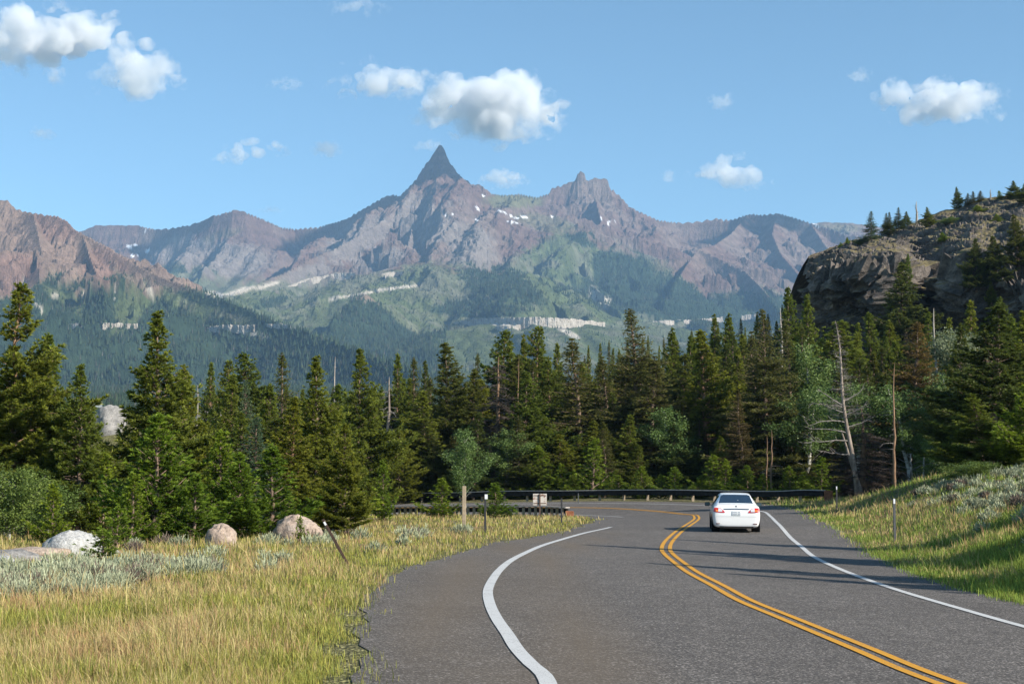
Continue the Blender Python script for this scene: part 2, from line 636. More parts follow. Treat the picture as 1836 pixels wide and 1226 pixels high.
# ------------------------------------------------------------------ mountains
MSTEP = 2.5
MPX = np.arange(-300, 2140, MSTEP)
MD = np.concatenate([np.geomspace(380, 3000, 120, endpoint=False), np.arange(3000, 8750, 10.0), np.arange(8750, 9700, 60.0)])
mD, mPX = np.meshgrid(MD, MPX, indexing="ij")
mX = (mPX - CX) / F * mD                       # columns fan out from the viewpoint, rows are true distances
mX *= (1 + 0.0)


def R(rows, **kw):
    return dict(pts=np.array([pt(*r) for r in rows]), **kw)


RIDGES = [
    # the far skyline with the horn and the castle-like peak
    R([(-250, 440, 8300), (100, 430, 8250), (150, 414, 8250), (170, 405, 8250), (250, 405, 8250), (280, 411, 8200), (310, 409, 8100), (345, 402, 8000), (385, 386, 7850), (418, 377, 7800), (440, 380, 7800),
       (470, 391, 7850), (505, 407, 7950), (530, 410, 8000), (575, 406, 7950), (620, 392, 7850), (655, 372, 7750), (690, 352, 7650), (706, 349, 7600), (716, 351, 7580),
       (735, 333, 7550), (752, 312, 7530), (764, 292, 7510), (775, 280, 7500), (783, 268, 7500), (788, 261, 7500), (793, 263, 7500), (798, 272, 7500), (803, 288, 7500), (812, 306, 7500), (822, 312, 7520),
       (838, 328, 7550), (868, 345, 7620), (900, 349, 7700), (930, 347, 7750), (964, 353, 7820), (985, 346, 7860), (990, 336, 7880), (1010, 331, 7900), (1032, 326, 7900), (1035, 313, 7900),
       (1044, 315, 7900), (1050, 324, 7900), (1062, 328, 7900), (1085, 330, 7900), (1092, 337, 7900), (1100, 341, 7910), (1118, 358, 7930), (1130, 372, 7950), (1150, 380, 7980), (1180, 394, 8020),
       (1215, 399, 8080), (1250, 397, 8100), (1285, 391, 8080), (1310, 394, 8050), (1328, 388, 8000), (1345, 383, 7960), (1370, 385, 7920), (1392, 381, 7900), (1420, 388, 7850), (1455, 400, 7800),
       (1490, 410, 7720), (1530, 428, 7600), (1600, 450, 7450), (1750, 500, 7200), (2100, 520, 7000)], A=150, W=60, s=0.50, seed=1, rib=0.34, ribl=170),
    R([(1440, 404, 8600), (1475, 399, 8600), (1530, 401, 8600), (1600, 412, 8650), (1750, 430, 8650), (2100, 440, 8650)], A=30, W=60, s=0.42, seed=2, rib=0.25, ribl=200),
    R([(1036, 313, 7890), (1042, 310, 7890), (1048, 314, 7890)], A=100, W=22, s=0.8, seed=18, rib=0.1, ribl=40),
    R([(1052, 322, 7890), (1062, 320, 7890), (1074, 323, 7890), (1089, 321, 7890)], A=90, W=22, s=0.8, seed=19, rib=0.1, ribl=40),
    # spurs of the horn
    R([(752, 345, 7420), (745, 352, 7330), (728, 356, 7230), (705, 378, 7080), (680, 400, 6920), (640, 424, 6700), (600, 446, 6480), (560, 462, 6300), (515, 487, 6050), (470, 505, 5800), (420, 528, 5400)],
      A=60, W=50, s=0.5, seed=3, rib=0.4, ribl=120),
    R([(808, 338, 7400), (816, 352, 7250), (835, 385, 7000), (862, 415, 6750), (885, 440, 6500), (905, 470, 6250), (925, 505, 5950)], A=45, W=40, s=0.5, seed=4, rib=0.42, ribl=110),
    R([(740, 352, 7300), (742, 392, 7000), (735, 425, 6700), (728, 452, 6400)], A=50, W=40, s=0.55, seed=14, rib=0.45, ribl=90),
    # green dome under the horn and the lower benches
    R([(430, 590, 4700), (500, 560, 4950), (560, 535, 5150), (620, 508, 5350), (680, 487, 5600), (740, 470, 5800), (790, 474, 5750), (840, 492, 5600), (890, 520, 5350), (950, 548, 5050), (1010, 575, 4700)], A=10, W=200, s=0.30, seed=5, rib=0.3, ribl=260),
    R([(700, 620, 4100), (780, 596, 4250), (860, 582, 4350), (950, 576, 4400), (1030, 578, 4400), (1100, 588, 4350), (1200, 606, 4300)], A=10, W=150, s=0.30, seed=6, rib=0.2, ribl=200),
    # castle peak spurs
    R([(960, 356, 7790), (945, 385, 7400), (955, 420, 7000), (965, 455, 6600), (975, 472, 6350), (1000, 502, 6000), (1040, 530, 5600), (1075, 552, 5300)], A=25, W=50, s=0.42, seed=7, rib=0.45, ribl=150),
    R([(1068, 356, 7720), (1078, 395, 7300), (1070, 420, 7050), (1090, 450, 6700), (1110, 480, 6350), (1150, 510, 6000)], A=60, W=45, s=0.5, seed=8, rib=0.45, ribl=120),
    R([(1130, 374, 7940), (1165, 410, 7600), (1190, 440, 7250), (1200, 462, 6900), (1180, 485, 6500)], A=40, W=45, s=0.5, seed=9, rib=0.4, ribl=120),
    # triangular buttress
    R([(1340, 386, 7950), (1310, 420, 7500), (1280, 440, 7000), (1252, 447, 6600), (1235, 470, 6350), (1215, 500, 6050), (1205, 530, 5700)], A=60, W=60, s=0.55, seed=10, rib=0.45, ribl=110),
    R([(1252, 447, 6600), (1300, 470, 6450), (1340, 490, 6250), (1370, 520, 5900), (1400, 560, 5400)], A=50, W=50, s=0.5, seed=11, rib=0.45, ribl=100),
    R([(1392, 383, 7880), (1385, 420, 7500), (1400, 455, 7100), (1430, 490, 6700), (1460, 520, 6300), (1480, 560, 5800)], A=50, W=60, s=0.5, seed=12, rib=0.42, ribl=140),
    R([(1455, 402, 7790), (1480, 440, 7350), (1520, 480, 6900), (1560, 530, 6300)], A=50, W=60, s=0.5, seed=15, rib=0.42, ribl=140),
    # nearer forested mountain on the left
    R([(-330, 320, 4300), (-150, 335, 4250), (0, 361, 4200), (14, 361, 4200), (25, 372, 4190), (45, 380, 4170), (85, 386, 4130), (104, 389, 4100), (120, 397, 4070), (133, 411, 4040), (150, 421, 4010), (180, 436, 3960),
       (215, 456, 3900), (250, 478, 3840), (290, 497, 3780), (330, 510, 3720), (380, 528, 3640), (430, 549, 3540), (500, 578, 3380), (580, 606, 3180), (660, 634, 2950), (760, 668, 2600)],
      A=70, W=70, s=0.42, seed=13, rib=0.30, ribl=90, cap=0.16),
    R([(150, 424, 4000), (165, 470, 3800), (180, 510, 3600), (190, 545, 3380)], A=30, W=25, s=0.55, seed=16, rib=0.45, ribl=50, cap=0.3),
    R([(60, 384, 4150), (75, 450, 3850), (70, 500, 3600)], A=20, W=30, s=0.5, seed=17, rib=0.45, ribl=60),
]


def terrain():
    z = base_z(mD) + 30 * fbm2(mX / 600, mD / 600, 4, 40) * sstep(700, 3000, mD)
    crest = np.full(z.shape, 1e9)
    for r in RIDGES:
        p = r["pts"]
        bh = np.full(z.shape, -1e9); bs = np.zeros(z.shape); bd = np.full(z.shape, 1e9); bk = np.ones(z.shape)
        ch = p[-1][:2] - p[0][:2]; ch = ch / np.linalg.norm(ch)
        bs = (mX - p[0][0]) * ch[0] + (mD - p[0][1]) * ch[1]
        for q, (a, b) in enumerate(zip(p[:-1], p[1:])):
            dx, dy = b[0] - a[0], b[1] - a[1]
            L2 = dx * dx + dy * dy; L = math.sqrt(L2)
            # only the part of the sheet this stretch can reach
            tu = ((mX - a[0]) * dx + (mD - a[1]) * dy) / L2
            t = np.clip(tu, 0, 1)
            d = np.hypot(mX - a[0] - t * dx, mD - a[1] - t * dy)
            hr = a[2] + t * (b[2] - a[2])
            wst = 1.0 + r.get("west", 0.45 if p[0][1] > 4700 else 0.15) * np.tanh((a[0] + t * dx - mX) / 60.0) * (mX < a[0] + t * dx)
            h = hr - r["s"] * d * wst - r["A"] * (1 - np.exp(-d / r["W"]))
            m = h > bh
            bh = np.where(m, h, bh); bd = np.where(m, d, bd); bk = np.where(m, np.where(mD > a[1] + t * dy, 0.3, 1.0), bk)
        mm = np.nonzero(bh > z - 230)
        if len(mm[0]):
            qs, qd = bs[mm], bd[mm]
            rib = perlin2(qs / r["ribl"], qd / (r["ribl"] * 5), r["seed"] * 7 + 100) + 0.38 * perlin2(qs / (r["ribl"] * 0.42), qd / (r["ribl"] * 2.6), r["seed"] * 7 + 101)
            rib = rib + 0.09 * perlin2(qs / (r["ribl"] * 0.17), qd / (r["ribl"] * 1.2), r["seed"] * 7 + 102)
            lift = r["rib"] * rib * np.minimum(qd, 330) * 0.95 * sstep(10, 90, qd)
            hh = bh[mm] + bk[mm] * np.minimum(lift, r.get("cap", 0.5) * (r["s"] * qd + r["A"] * (1 - np.exp(-qd / r["W"]))))
            zz = z[mm]
            m = hh > zz
            cm = crest[mm]; cm[m] = (qd * bk[mm])[m]; crest[mm] = cm
            z[mm] = np.maximum(zz, hh)
    up = sstep(0, 140, z - base_z(mD))
    wx = mX + 90 * fbm2(mX / 300, mD / 300, 3, 63); wy = mD + 90 * fbm2(mX / 300, mD / 300, 3, 64)
    rough = 54 * (ridged2(wx / 330, wy / 420, 6, 60, 0.58) - 0.5) + 30 * (ridged2(wx / 95, wy / 160, 4, 65, 0.55) - 0.4) * sstep(-0.3, 0.5, fbm2(mX / 500, mD / 500, 3, 66)) + 8 * fbm2(mX / 40, mD / 40, 3, 61)
    z = z + up * rough * np.clip(crest / 110, 0.0, 1.0) * sstep(2500, 5200, mD + 1200 * (mPX < 420))
    z = z + 13 * up * ridged2(mX / 34, mD / 60, 3, 62) * np.clip(crest / 40, 0.4, 1) * sstep(3000, 6500, mD + 1500 * (mPX < 420))
    # the horn and the castle-like summit are broken into steps right up to the skyline
    wh = np.exp(-((mPX - 790) / 42.0) ** 2 - ((mD - 7480) / 170.0) ** 2) + 0.8 * np.exp(-((mPX - 1062) / 45.0) ** 2 - ((mD - 7880) / 130.0) ** 2)
    wh = wh * np.where(mPX < 900, sstep(15, 190, 1768 - z), 1.0)
    stepn = np.floor(z / 46 + 1.5 * fbm2(mX / 70, mD / 70, 3, 67)) * 46 + 23
    z = z + wh * (0.28 * np.clip(stepn - z, -30, 30) + 22 * (ridged2(mX / 46, mD / 70, 4, 68, 0.6) - 0.45))
    return z - 8 * (1 - sstep(385, 430, mD))


mZ = terrain()
# where each bit of mountain stands seen from the road: used to survey cliffs, snow and tree line
sPX, sPY = proj(mX, mD, mZ)
SEEN = np.minimum.accumulate(sPY, axis=0)       # running skyline per column, near to far


def on_mountain(px, py):
    """The visible mountain point at a photo pixel."""
    j = int(np.clip(round((px - MPX[0]) / MSTEP), 0, len(MPX) - 1))
    i = int(np.argmax(SEEN[:, j] <= py))
    return mX[i, j], mD[i, j], mZ[i, j]


gyy = np.gradient(mZ, axis=0) / np.gradient(mD, axis=0)
gxx = np.gradient(mZ, axis=1) / (MSTEP / F * mD)
slope = np.hypot(gxx, gyy)
n1 = fbm2(mX / 420, mD / 420, 5, 70)
n2 = fbm2(mX / 90, mD / 90, 4, 71)
n3 = fbm2(mX / 26, mD / 26, 3, 72)
tl_main = np.interp(sPX, [-300, 150, 250, 330, 400, 450, 520, 600, 660, 720, 760, 830, 890, 930, 960, 1000, 1050, 1090, 1140, 1190, 1230, 1262, 1300, 1340, 1400, 1450, 1520],
                    [500, 490, 480, 470, 500, 500, 505, 500, 492, 478, 466, 474, 488, 455, 425, 405, 415, 440, 452, 470, 500, 520, 520, 518, 530, 540, 545])
tl_left = np.interp(sPX, [-300, 0, 60, 90, 130, 180, 210, 260, 300, 340, 380, 450], [540, 530, 508, 492, 502, 508, 486, 500, 508, 520, 520, 540])
leftm = (mD < 4600) & (sPX < 800)
tl = np.where(leftm, tl_left, tl_main)
veg = sstep(-14, 14, sPY - tl + 22 * n1 + 26 * n2 - 12 * np.clip(slope - 0.75, 0, 1))
rockA = np.array([0.128, 0.082, 0.069]); rockB = np.array([0.162, 0.121, 0.103]); rockC = np.array([0.186, 0.165, 0.151]); rockR = np.array([0.195, 0.137, 0.106])
k = sstep(-0.25, 0.35, n1 + 0.5 * n2)[..., None]
strata = (0.5 + 0.5 * np.sin(mZ / 9.0 + 5 * n1))[..., None]
rock = rockA * (1 - k) + rockB * k
rock = rock * (0.86 + 0.22 * strata)
rock = np.where(leftm[..., None], rockR * (0.82 + 0.3 * k), rock)


def blob(px, py, rx, ry, rot=0.0, dmin=0, dmax=99999):
    c, s_ = math.cos(math.radians(rot)), math.sin(math.radians(rot))
    dx, dy = sPX - px, sPY - py
    u, v = (dx * c + dy * s_) / rx, (-dx * s_ + dy * c) / ry
    r = np.sqrt(u * u + v * v) + 0.55 * n2 + 0.25 * n3
    return sstep(1.12, 0.72, r) * ((mD > dmin) & (mD < dmax))


grey = np.zeros(mZ.shape)
for b in [(400, 465, 90, 34, 5, 4700), (330, 450, 60, 30, 0, 4700), (640, 430, 80, 34, -28, 4700), (760, 400, 60, 50, 20, 4700), (840, 440, 60, 40, 35, 4700), (540, 500, 60, 20, -20, 4700), (680, 470, 50, 20, -20, 4700)]:
    grey = np.maximum(grey, blob(*b[:5], dmin=b[5]))
rock = rock * (1 - 0.75 * grey[..., None]) + rockC * 0.75 * grey[..., None]
red = np.zeros(mZ.shape)
for b in [(105, 405, 45, 30, 20), (190, 480, 40, 40, 20), (20, 490, 60, 40, 0)]:
    red = np.maximum(red, blob(*b, dmax=4700))
rock = rock * (1 - 0.45 * red[..., None]) + np.array([0.22, 0.125, 0.10]) * 0.45 * red[..., None]
meadow = np.array([0.092, 0.115, 0.050]); alp = np.array([0.11, 0.115, 0.055]); burnt = np.array([0.165, 0.150, 0.125]); fl = np.array([0.030, 0.048, 0.028])
# which of the green is forest
fz = n1 * 0.9 + n2 * 0.8
dens = np.where(leftm, 0.62, 0.0)
dens = dens + np.where(mD < 3200, 0.5, 0)
for b, v in [((1250, 540, 260, 46, 6), 0.75), ((1120, 500, 70, 60, 30), 0.7), ((1400, 560, 120, 40, 0), 0.7), ((1060, 430, 60, 16, 10), 0.6), ((900, 510, 90, 34, 20), 0.5), ((860, 556, 110, 16, 0), 0.5),
             ((640, 590, 130, 20, 0), 0.25), ((480, 545, 40, 9, -15), 0.5), ((330, 480, 50, 12, 0), 0.45), ((470, 470, 60, 10, -10), 0.35), ((760, 560, 60, 30, 0), 0.15)]:
    dens = np.maximum(dens, v * blob(*b, dmin=3300))
dens = dens - 0.55 * blob(240, 540, 26, 60, 28, dmax=4700) - 0.6 * blob(330, 545, 70, 13, 27, dmax=4700) - 0.45 * blob(120, 540, 60, 8, 35, dmax=4700) - 0.6 * blob(420, 570, 60, 9, 20, dmax=4700)
forest = sstep(0.22, 0.52, dens + 0.55 * fz) * sstep(0.35, 0.8, veg)
thin = sstep(-0.15, 0.5, fz + 0.1)
green = meadow * (1 - 0.55 * thin[..., None]) + burnt * 0.55 * thin[..., None]
green = green * (0.9 + 0.35 * n2[..., None])
alpine = blob(920, 360, 60, 14, 0, 6500) * 0.8 + blob(1500, 410, 50, 10, 0, 8200) * 0.5 + blob(980, 400, 60, 16, 10, 6000) * 0.5 + blob(400, 420, 40, 8, -15, 6000) * 0.3
rock = rock * (1 - np.clip(alpine, 0, 1)[..., None]) + alp * np.clip(alpine, 0, 1)[..., None]
colr = rock * (1 - veg[..., None]) + green * veg[..., None]
colr = colr * (1 - forest[..., None]) + fl * forest[..., None]
pale = np.zeros(mZ.shape)
for b in [(430, 522, 34, 5, -16), (385, 527, 20, 5, 10), (480, 512, 24, 4, -18), (720, 515, 60, 2.5, -6), (640, 528, 60, 2.5, -10), (1066, 530, 10, 14, -35), (1085, 540, 12, 8, 0), (1020, 597, 22, 5, 25), (700, 492, 14, 4, 0), (460, 600, 30, 4, 15), (905, 582, 20, 3, 0)]:
    pale = np.maximum(pale, blob(*b, dmin=3000))
for b in [(98, 530, 7, 5, 0), (148, 532, 3, 5, 0), (205, 532, 3, 5, 0), (270, 520, 3, 22, -38), (60, 535, 3, 30, -35)]:
    pale = np.maximum(pale, 0.8 * blob(*b, dmax=4700))
colr = colr * (1 - pale[..., None]) + np.array([0.40, 0.36, 0.30]) * pale[..., None]
snow = np.zeros(mZ.shape)
for b in [(858, 375, 9, 2.2, 40), (905, 381, 10, 2, 20), (922, 390, 15, 2.6, 15), (940, 389, 9, 3.5, 5), (896, 378, 6, 2, 20), (918, 398, 14, 1.5, 12), (866, 352, 3, 4, 0), (855, 395, 5, 2, 45), (990, 389, 2, 4, 0), (1016, 389, 2, 2, 0),
          (1078, 392, 2, 5, 10), (1091, 400, 2, 7, 10), (1103, 396, 2, 3, 0), (232, 442, 7, 5, 0), (243, 440, 4, 4, 0), (261, 415, 2.4, 3, 0), (240, 408, 3, 1.6, 0), (265, 450, 6, 2.4, -20), (237, 458, 5, 4, 0), (247, 458, 3, 3, 0), (1462, 402, 9, 2, 12), (812, 385, 2, 4, 0), (800, 386, 2, 3, 0), (870, 410, 5, 1.5, 40)]:
    dx, dy = sPX - b[0], sPY - b[1]
    c, s_ = math.cos(math.radians(b[4])), math.sin(math.radians(b[4]))
    u, v = (dx * c + dy * s_) / (0.75 * b[2]), (-dx * s_ + dy * c) / (0.62 * b[3])
    snow = np.maximum(snow, (np.sqrt(u * u + v * v) + 0.5 * n3 < 1.0) * (mD > 5200))
colr = colr * (1 - snow[..., None]) + np.array([0.72, 0.74, 0.78]) * snow[..., None]


def mountain_material():
    t = NT("mountain_rock_and_meadow")
    p = t.pos()
    c = t.attr()
    a = t.noise(0.02, 6, 0.65, p); b = t.noise(0.11, 5, 0.7, t.mapping(p, (1, 1, 0.35)))
    c = t.mix(c, t.ramp(a, [(0.3, 0.72), (0.7, 1.25)]), 1.0, "MULTIPLY")
    c = t.mix(c, t.ramp(b, [(0.28, 0.6), (0.72, 1.4)]), 1.0, "MULTIPLY")
    return t.done(t.bsdf(c, 0.95, 0.05, normal=t.bump(b, 1.0, 6.0)))


mtn = link("mountains", fast_mesh("mountains", np.stack([mX, mD, mZ], -1).reshape(-1, 3), grid_faces(len(MD), len(MPX)), col=colr.reshape(-1, 3), smooth=False), mountain_material())
tag(mtn, kind="structure")

# ------------------------------------------------------------------ far conifer forest (one uncountable mass)
def far_forest():
    vis = (sPY <= SEEN + 10) & (sPX > -60) & (sPX < 1900) & (mD > 600)
    dA = np.gradient(mD, axis=0) * (MSTEP / F * mD)
    density = forest * np.where(mD < 1500, 1 / 45.0, np.where(mD < 3300, 1 / 55.0, 1 / 85.0)) + veg * (1 - forest) * np.where(leftm, 1 / 420., 1 / 900.0) * (snow < 0.5)
    lam = density * dA * vis
    cnt = RNG.poisson(np.clip(lam, 0, 6))
    ii, jj = np.nonzero(cnt)
    rep = np.repeat(np.arange(len(ii)), cnt[ii, jj])
    ii, jj = ii[rep], jj[rep]
    N = len(ii)
    u, v = RNG.random(N), RNG.random(N)
    i2, j2 = np.minimum(ii + 1, len(MD) - 1), np.minimum(jj + 1, len(MPX) - 1)

    def li(Q): return (Q[ii, jj] * (1 - u) + Q[i2, jj] * u) * (1 - v) + (Q[ii, j2] * (1 - u) + Q[i2, j2] * u) * v
    x, y, z = li(mX), li(mD), li(mZ)
    h = RNG.uniform(8, 19, N) * np.where(forest[ii, jj] > 0.4, 1, 0.7)
    dead = RNG.random(N) < np.where(forest[ii, jj] > 0.4, 0.10, 0.35)
    r = h * RNG.uniform(0.13, 0.2, N) * np.where(dead, 0.35, 1)
    lx, ly = RNG.normal(0, 0.03, N) * h, RNG.normal(0, 0.03, N) * h
    a0 = RNG.random(N) * 6.28
    vs, fs = [], []
    K5 = 5
    base = np.stack([x, y, z - 1.0], 1)
    for q in range(K5):
        an = a0 + q * 2 * math.pi / K5
        jit = RNG.uniform(0.75, 1.2, N)
        vs.append(np.stack([x + np.cos(an) * r * jit, y + np.sin(an) * r * jit, z + h * 0.08], 1))
    vs.append(np.stack([x + lx, y + ly, z + h], 1))
    V = np.stack(vs, 1)                       # N,6,3
    idx = np.arange(N)[:, None] * 6
    T = np.array([[q, (q + 1) % K5, 5] for q in range(K5)])
    Fc = (idx[:, None, :] + T[None]).reshape(-1, 3)
    tone = RNG.uniform(0.55, 1.35, N)[:, None]
    c = np.array([0.040, 0.064, 0.037]) * (1 - RNG.random(N)[:, None] * 0.3) * tone + np.array([0.02, 0.012, 0]) * (RNG.random(N)[:, None] ** 3)
    c = np.where(dead[:, None], np.array([0.12, 0.105, 0.09]) * tone, c)
    C = np.repeat(c[:, None, :], 6, 1)
    return fast_mesh("far_forest", V.reshape(-1, 3), Fc, col=C.reshape(-1, 3)), N


fm, n_far = far_forest()
t = NT("distant_conifers")
tag(link("far_forest", fm, t.done(t.bsdf(t.attr(), 0.9, 0.05))), "dark conifer forest covering the far mountain slopes", "forest", kind="stuff")
print("far trees", n_far)

# ------------------------------------------------------------------ pale limestone cliff bands
def cliff_band(top, bot, label, thick=26.0):
    top = np.array(top, float); bot = np.array(bot, float)
    pxs = np.arange(top[0, 0], top[-1, 0] + 0.1, 1.0)
    ty = np.interp(pxs, top[:, 0], top[:, 1]) + 1.0 * perlin2(pxs / 3.1, pxs * 0, 5) + 1.6 * perlin2(pxs / 11, pxs * 0, 6) + 1.2 * np.maximum(0, perlin2(pxs / 5.3, pxs * 0 + 3, 8)) * 2
    by = np.interp(pxs, bot[:, 0], bot[:, 1]) + 2.2 * perlin2(pxs / 5.0, pxs * 0, 7) + 0.5
    P3 = np.array([on_mountain(a, b) for a, b in zip(pxs, by)])
    # follow the contour smoothly
    ker = np.ones(31) / 31
    md = np.median(P3[:, 1])
    keep = np.abs(P3[:, 1] - md) < 350
    d = np.polyval(np.polyfit(pxs[keep] - pxs[0], P3[keep, 1], 2 if keep.sum() > 30 else 1), pxs - pxs[0]) - 6
    d = np.clip(d, P3[keep, 1].min() - 10, P3[keep, 1].max())
    rows = []
    hh = 8
    flute = 3 * perlin2(pxs / 2.3, pxs * 0, 11) + 9 * perlin2(pxs / 9, pxs * 0, 12)
    for r in range(hh + 1):
        f = r / hh
        dd = d + flute * (0.3 + 0.7 * f) + 7 * f + 2.5 * perlin2(pxs / 2.0, pxs * 0 + f * 6, 13)
        py = by + 3 + (ty - by - 3) * f
        rows.append(np.array([pt(a, b, q) for a, b, q in zip(pxs, py, dd)]))
    rows.append(rows[-1] + np.array([0, thick, -2.0]))
    rows.append(rows[0] + np.array([0, thick, -6.0]))
    V = np.stack(rows, 0)
    nr, nc = V.shape[:2]
    f = grid_faces(nr, nc)
    me = fast_mesh("limestone_cliff", V.reshape(-1, 3), f)
    o = link("limestone_cliff", me, LIME)
    tag(o, kind="structure")
    return o


t = NT("pale_limestone")
p = t.pos()
a = t.noise(0.10, 5, 0.7, t.mapping(p, (0.7, 0.7, 0.4)))
b = t.noise(0.03, 4, 0.6, t.mapping(p, (1, 1, 2.5)))
LIME = t.done(t.bsdf(t.mix(t.ramp(a, [(0.3, (0.21, 0.175, 0.145)), (0.5, (0.36, 0.32, 0.27)), (0.7, (0.44, 0.40, 0.35))]), t.ramp(b, [(0.35, 0.8), (0.65, 1.1)]), 0.8, "MULTIPLY"), 0.95, 0.1, normal=t.bump(a, 1.0, 4.0)))
cliff_band([(814, 577), (840, 573), (868, 570), (914, 569), (957, 568), (1025, 571), (1085, 578)], [(814, 579), (837, 583), (868, 580), (905, 590), (957, 583), (1014, 585), (1060, 586), (1085, 583)], "")
cliff_band([(888, 585), (915, 584), (942, 580)], [(888, 591), (915, 591), (942, 587)], "")
cliff_band([(184, 579), (205, 579), (247, 580)], [(184, 587), (200, 591), (215, 588), (247, 590)], "")
cliff_band([(122, 580), (141, 580)], [(122, 586), (141, 585)], "")
cliff_band([(372, 586), (392, 583), (415, 582), (457, 582)], [(372, 591), (400, 595), (430, 594), (457, 596)], "")
cliff_band([(478, 581), (500, 579), (522, 582)], [(478, 585), (500, 586), (522, 586)], "")
cliff_band([(1164, 576), (1200, 574), (1235, 573), (1290, 569), (1340, 564), (1385, 559)], [(1164, 579), (1200, 580), (1235, 577), (1290, 574), (1340, 570), (1385, 565)], "")
cliff_band([(516, 513), (545, 501), (575, 495), (605, 490), (637, 488)], [(516, 520), (545, 509), (575, 504), (605, 500), (637, 497)], "")
cliff_band([(690, 490), (705, 487), (722, 487)], [(690, 496), (705, 494), (722, 492)], "")
cliff_band([(1058, 513), (1068, 517), (1084, 531)], [(1058, 520), (1068, 530), (1084, 540)], "")
# ------------------------------------------------------------------ trees
NEEDLE = leaf_material("conifer_needles", 0.45, 0.55, 0.25)
LEAF = leaf_material("broad_leaves", 0.35, 0.5, 0.25)


def bark_material(name, a, b, scale=6.0, stretch=0.25, white=False):
    t = NT(name)
    p = t.geo()
    n = t.noise(scale, 5, 0.65, t.mapping(p, (1, 1, stretch)))
    c = t.ramp(n, [(0.3, a), (0.65, b)])
    if white:
        k = t.noise(5.0, 3, 0.6, t.mapping(p, (0.6, 0.6, 3.0)))
        c = t.mix(c, (0.06, 0.055, 0.05), t.ramp(k, [(0.60, 0.0), (0.66, 1.0)]))
    return t.done(t.bsdf(c, 0.9, 0.15, normal=t.bump(n, 0.6, 0.03)))


BARK = bark_material("lodgepole_bark", (0.10, 0.072, 0.055), (0.24, 0.17, 0.125))
BARK_RED = bark_material("orange_pine_bark", (0.13, 0.08, 0.05), (0.30, 0.19, 0.12))
BARK_GREY = bark_material("weathered_dead_wood", (0.22, 0.19, 0.165), (0.46, 0.41, 0.36), 9.0)
BARK_SNAG = bark_material("flaking_snag_bark", (0.11, 0.08, 0.065), (0.36, 0.30, 0.25), 3.2, 0.35)
BARK_ASPEN = bark_material("aspen_bark", (0.30, 0.29, 0.25), (0.50, 0.48, 0.43), 4.0, 1.0, True)
TWIG = bark_material("dead_twigs", (0.055, 0.042, 0.036), (0.13, 0.105, 0.09))
TWIG_GREY = bark_material("bleached_twigs", (0.13, 0.115, 0.105), (0.28, 0.25, 0.23))


class Wood:
    """Collects tapered tubes."""
    def __init__(self): self.v, self.f, self.n = [], [], 0

    def tube(self, pts, rad, sides=5):
        pts = np.asarray(pts, float); rad = np.asarray(rad, float)
        d = np.gradient(pts, axis=0)
        d /= np.linalg.norm(d, axis=1)[:, None] + 1e-9
        ref = np.where(np.abs(d[:, 2:3]) > 0.9, np.array([[1.0, 0, 0]]), np.array([[0, 0, 1.0]]))
        a = np.cross(d, ref); a /= np.linalg.norm(a, axis=1)[:, None] + 1e-9
        b = np.cross(d, a)
        an = np.arange(sides) * 2 * math.pi / sides
        ring = pts[:, None] + rad[:, None, None] * (np.cos(an)[None, :, None] * a[:, None] + np.sin(an)[None, :, None] * b[:, None])
        m = len(pts)
        i = np.arange(m - 1)[:, None] * sides + np.arange(sides)[None]
        j = np.arange(m - 1)[:, None] * sides + (np.arange(sides) + 1)[None] % sides
        self.f.append(np.stack([i, j, j + sides, i + sides], -1).reshape(-1, 4) + self.n)
        self.v.append(ring.reshape(-1, 3)); self.n += m * sides

    def mesh(self, name): return fast_mesh(name, np.vstack(self.v), np.vstack(self.f), smooth=True)


def needles(pos, dirs, size, n, width, spread, c_dark, c_light, rng, tone):
    """n thin needle bundles fanning out of each tuft."""
    N = len(pos)
    pos = np.repeat(pos, n, 0); d = np.repeat(dirs, n, 0); sz = np.repeat(size, n); tn = np.repeat(tone, n)
    M = N * n
    r = rng.normal(0, 1, (M, 3))
    d = d + spread * r / (np.linalg.norm(r, axis=1)[:, None] + 1e-9)
    d /= np.linalg.norm(d, axis=1)[:, None] + 1e-9
    L = sz * rng.uniform(0.6, 1.15, M)
    s = np.cross(d, rng.normal(0, 1, (M, 3)))
    s /= np.linalg.norm(s, axis=1)[:, None] + 1e-9
    wv = width * rng.uniform(0.7, 1.3, M)
    base = pos - d * (L * 0.12)[:, None]
    v = np.stack([base - s * (wv * 0.5)[:, None], base + s * (wv * 0.5)[:, None], base + d * L[:, None]], 1)
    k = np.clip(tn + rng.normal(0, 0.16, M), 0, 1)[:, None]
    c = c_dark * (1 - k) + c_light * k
    C = np.repeat(c[:, None], 3, 1)
    C[:, 2] *= 1.15
    return v.reshape(-1, 3), np.arange(M * 3).reshape(-1, 3), C.reshape(-1, 3)


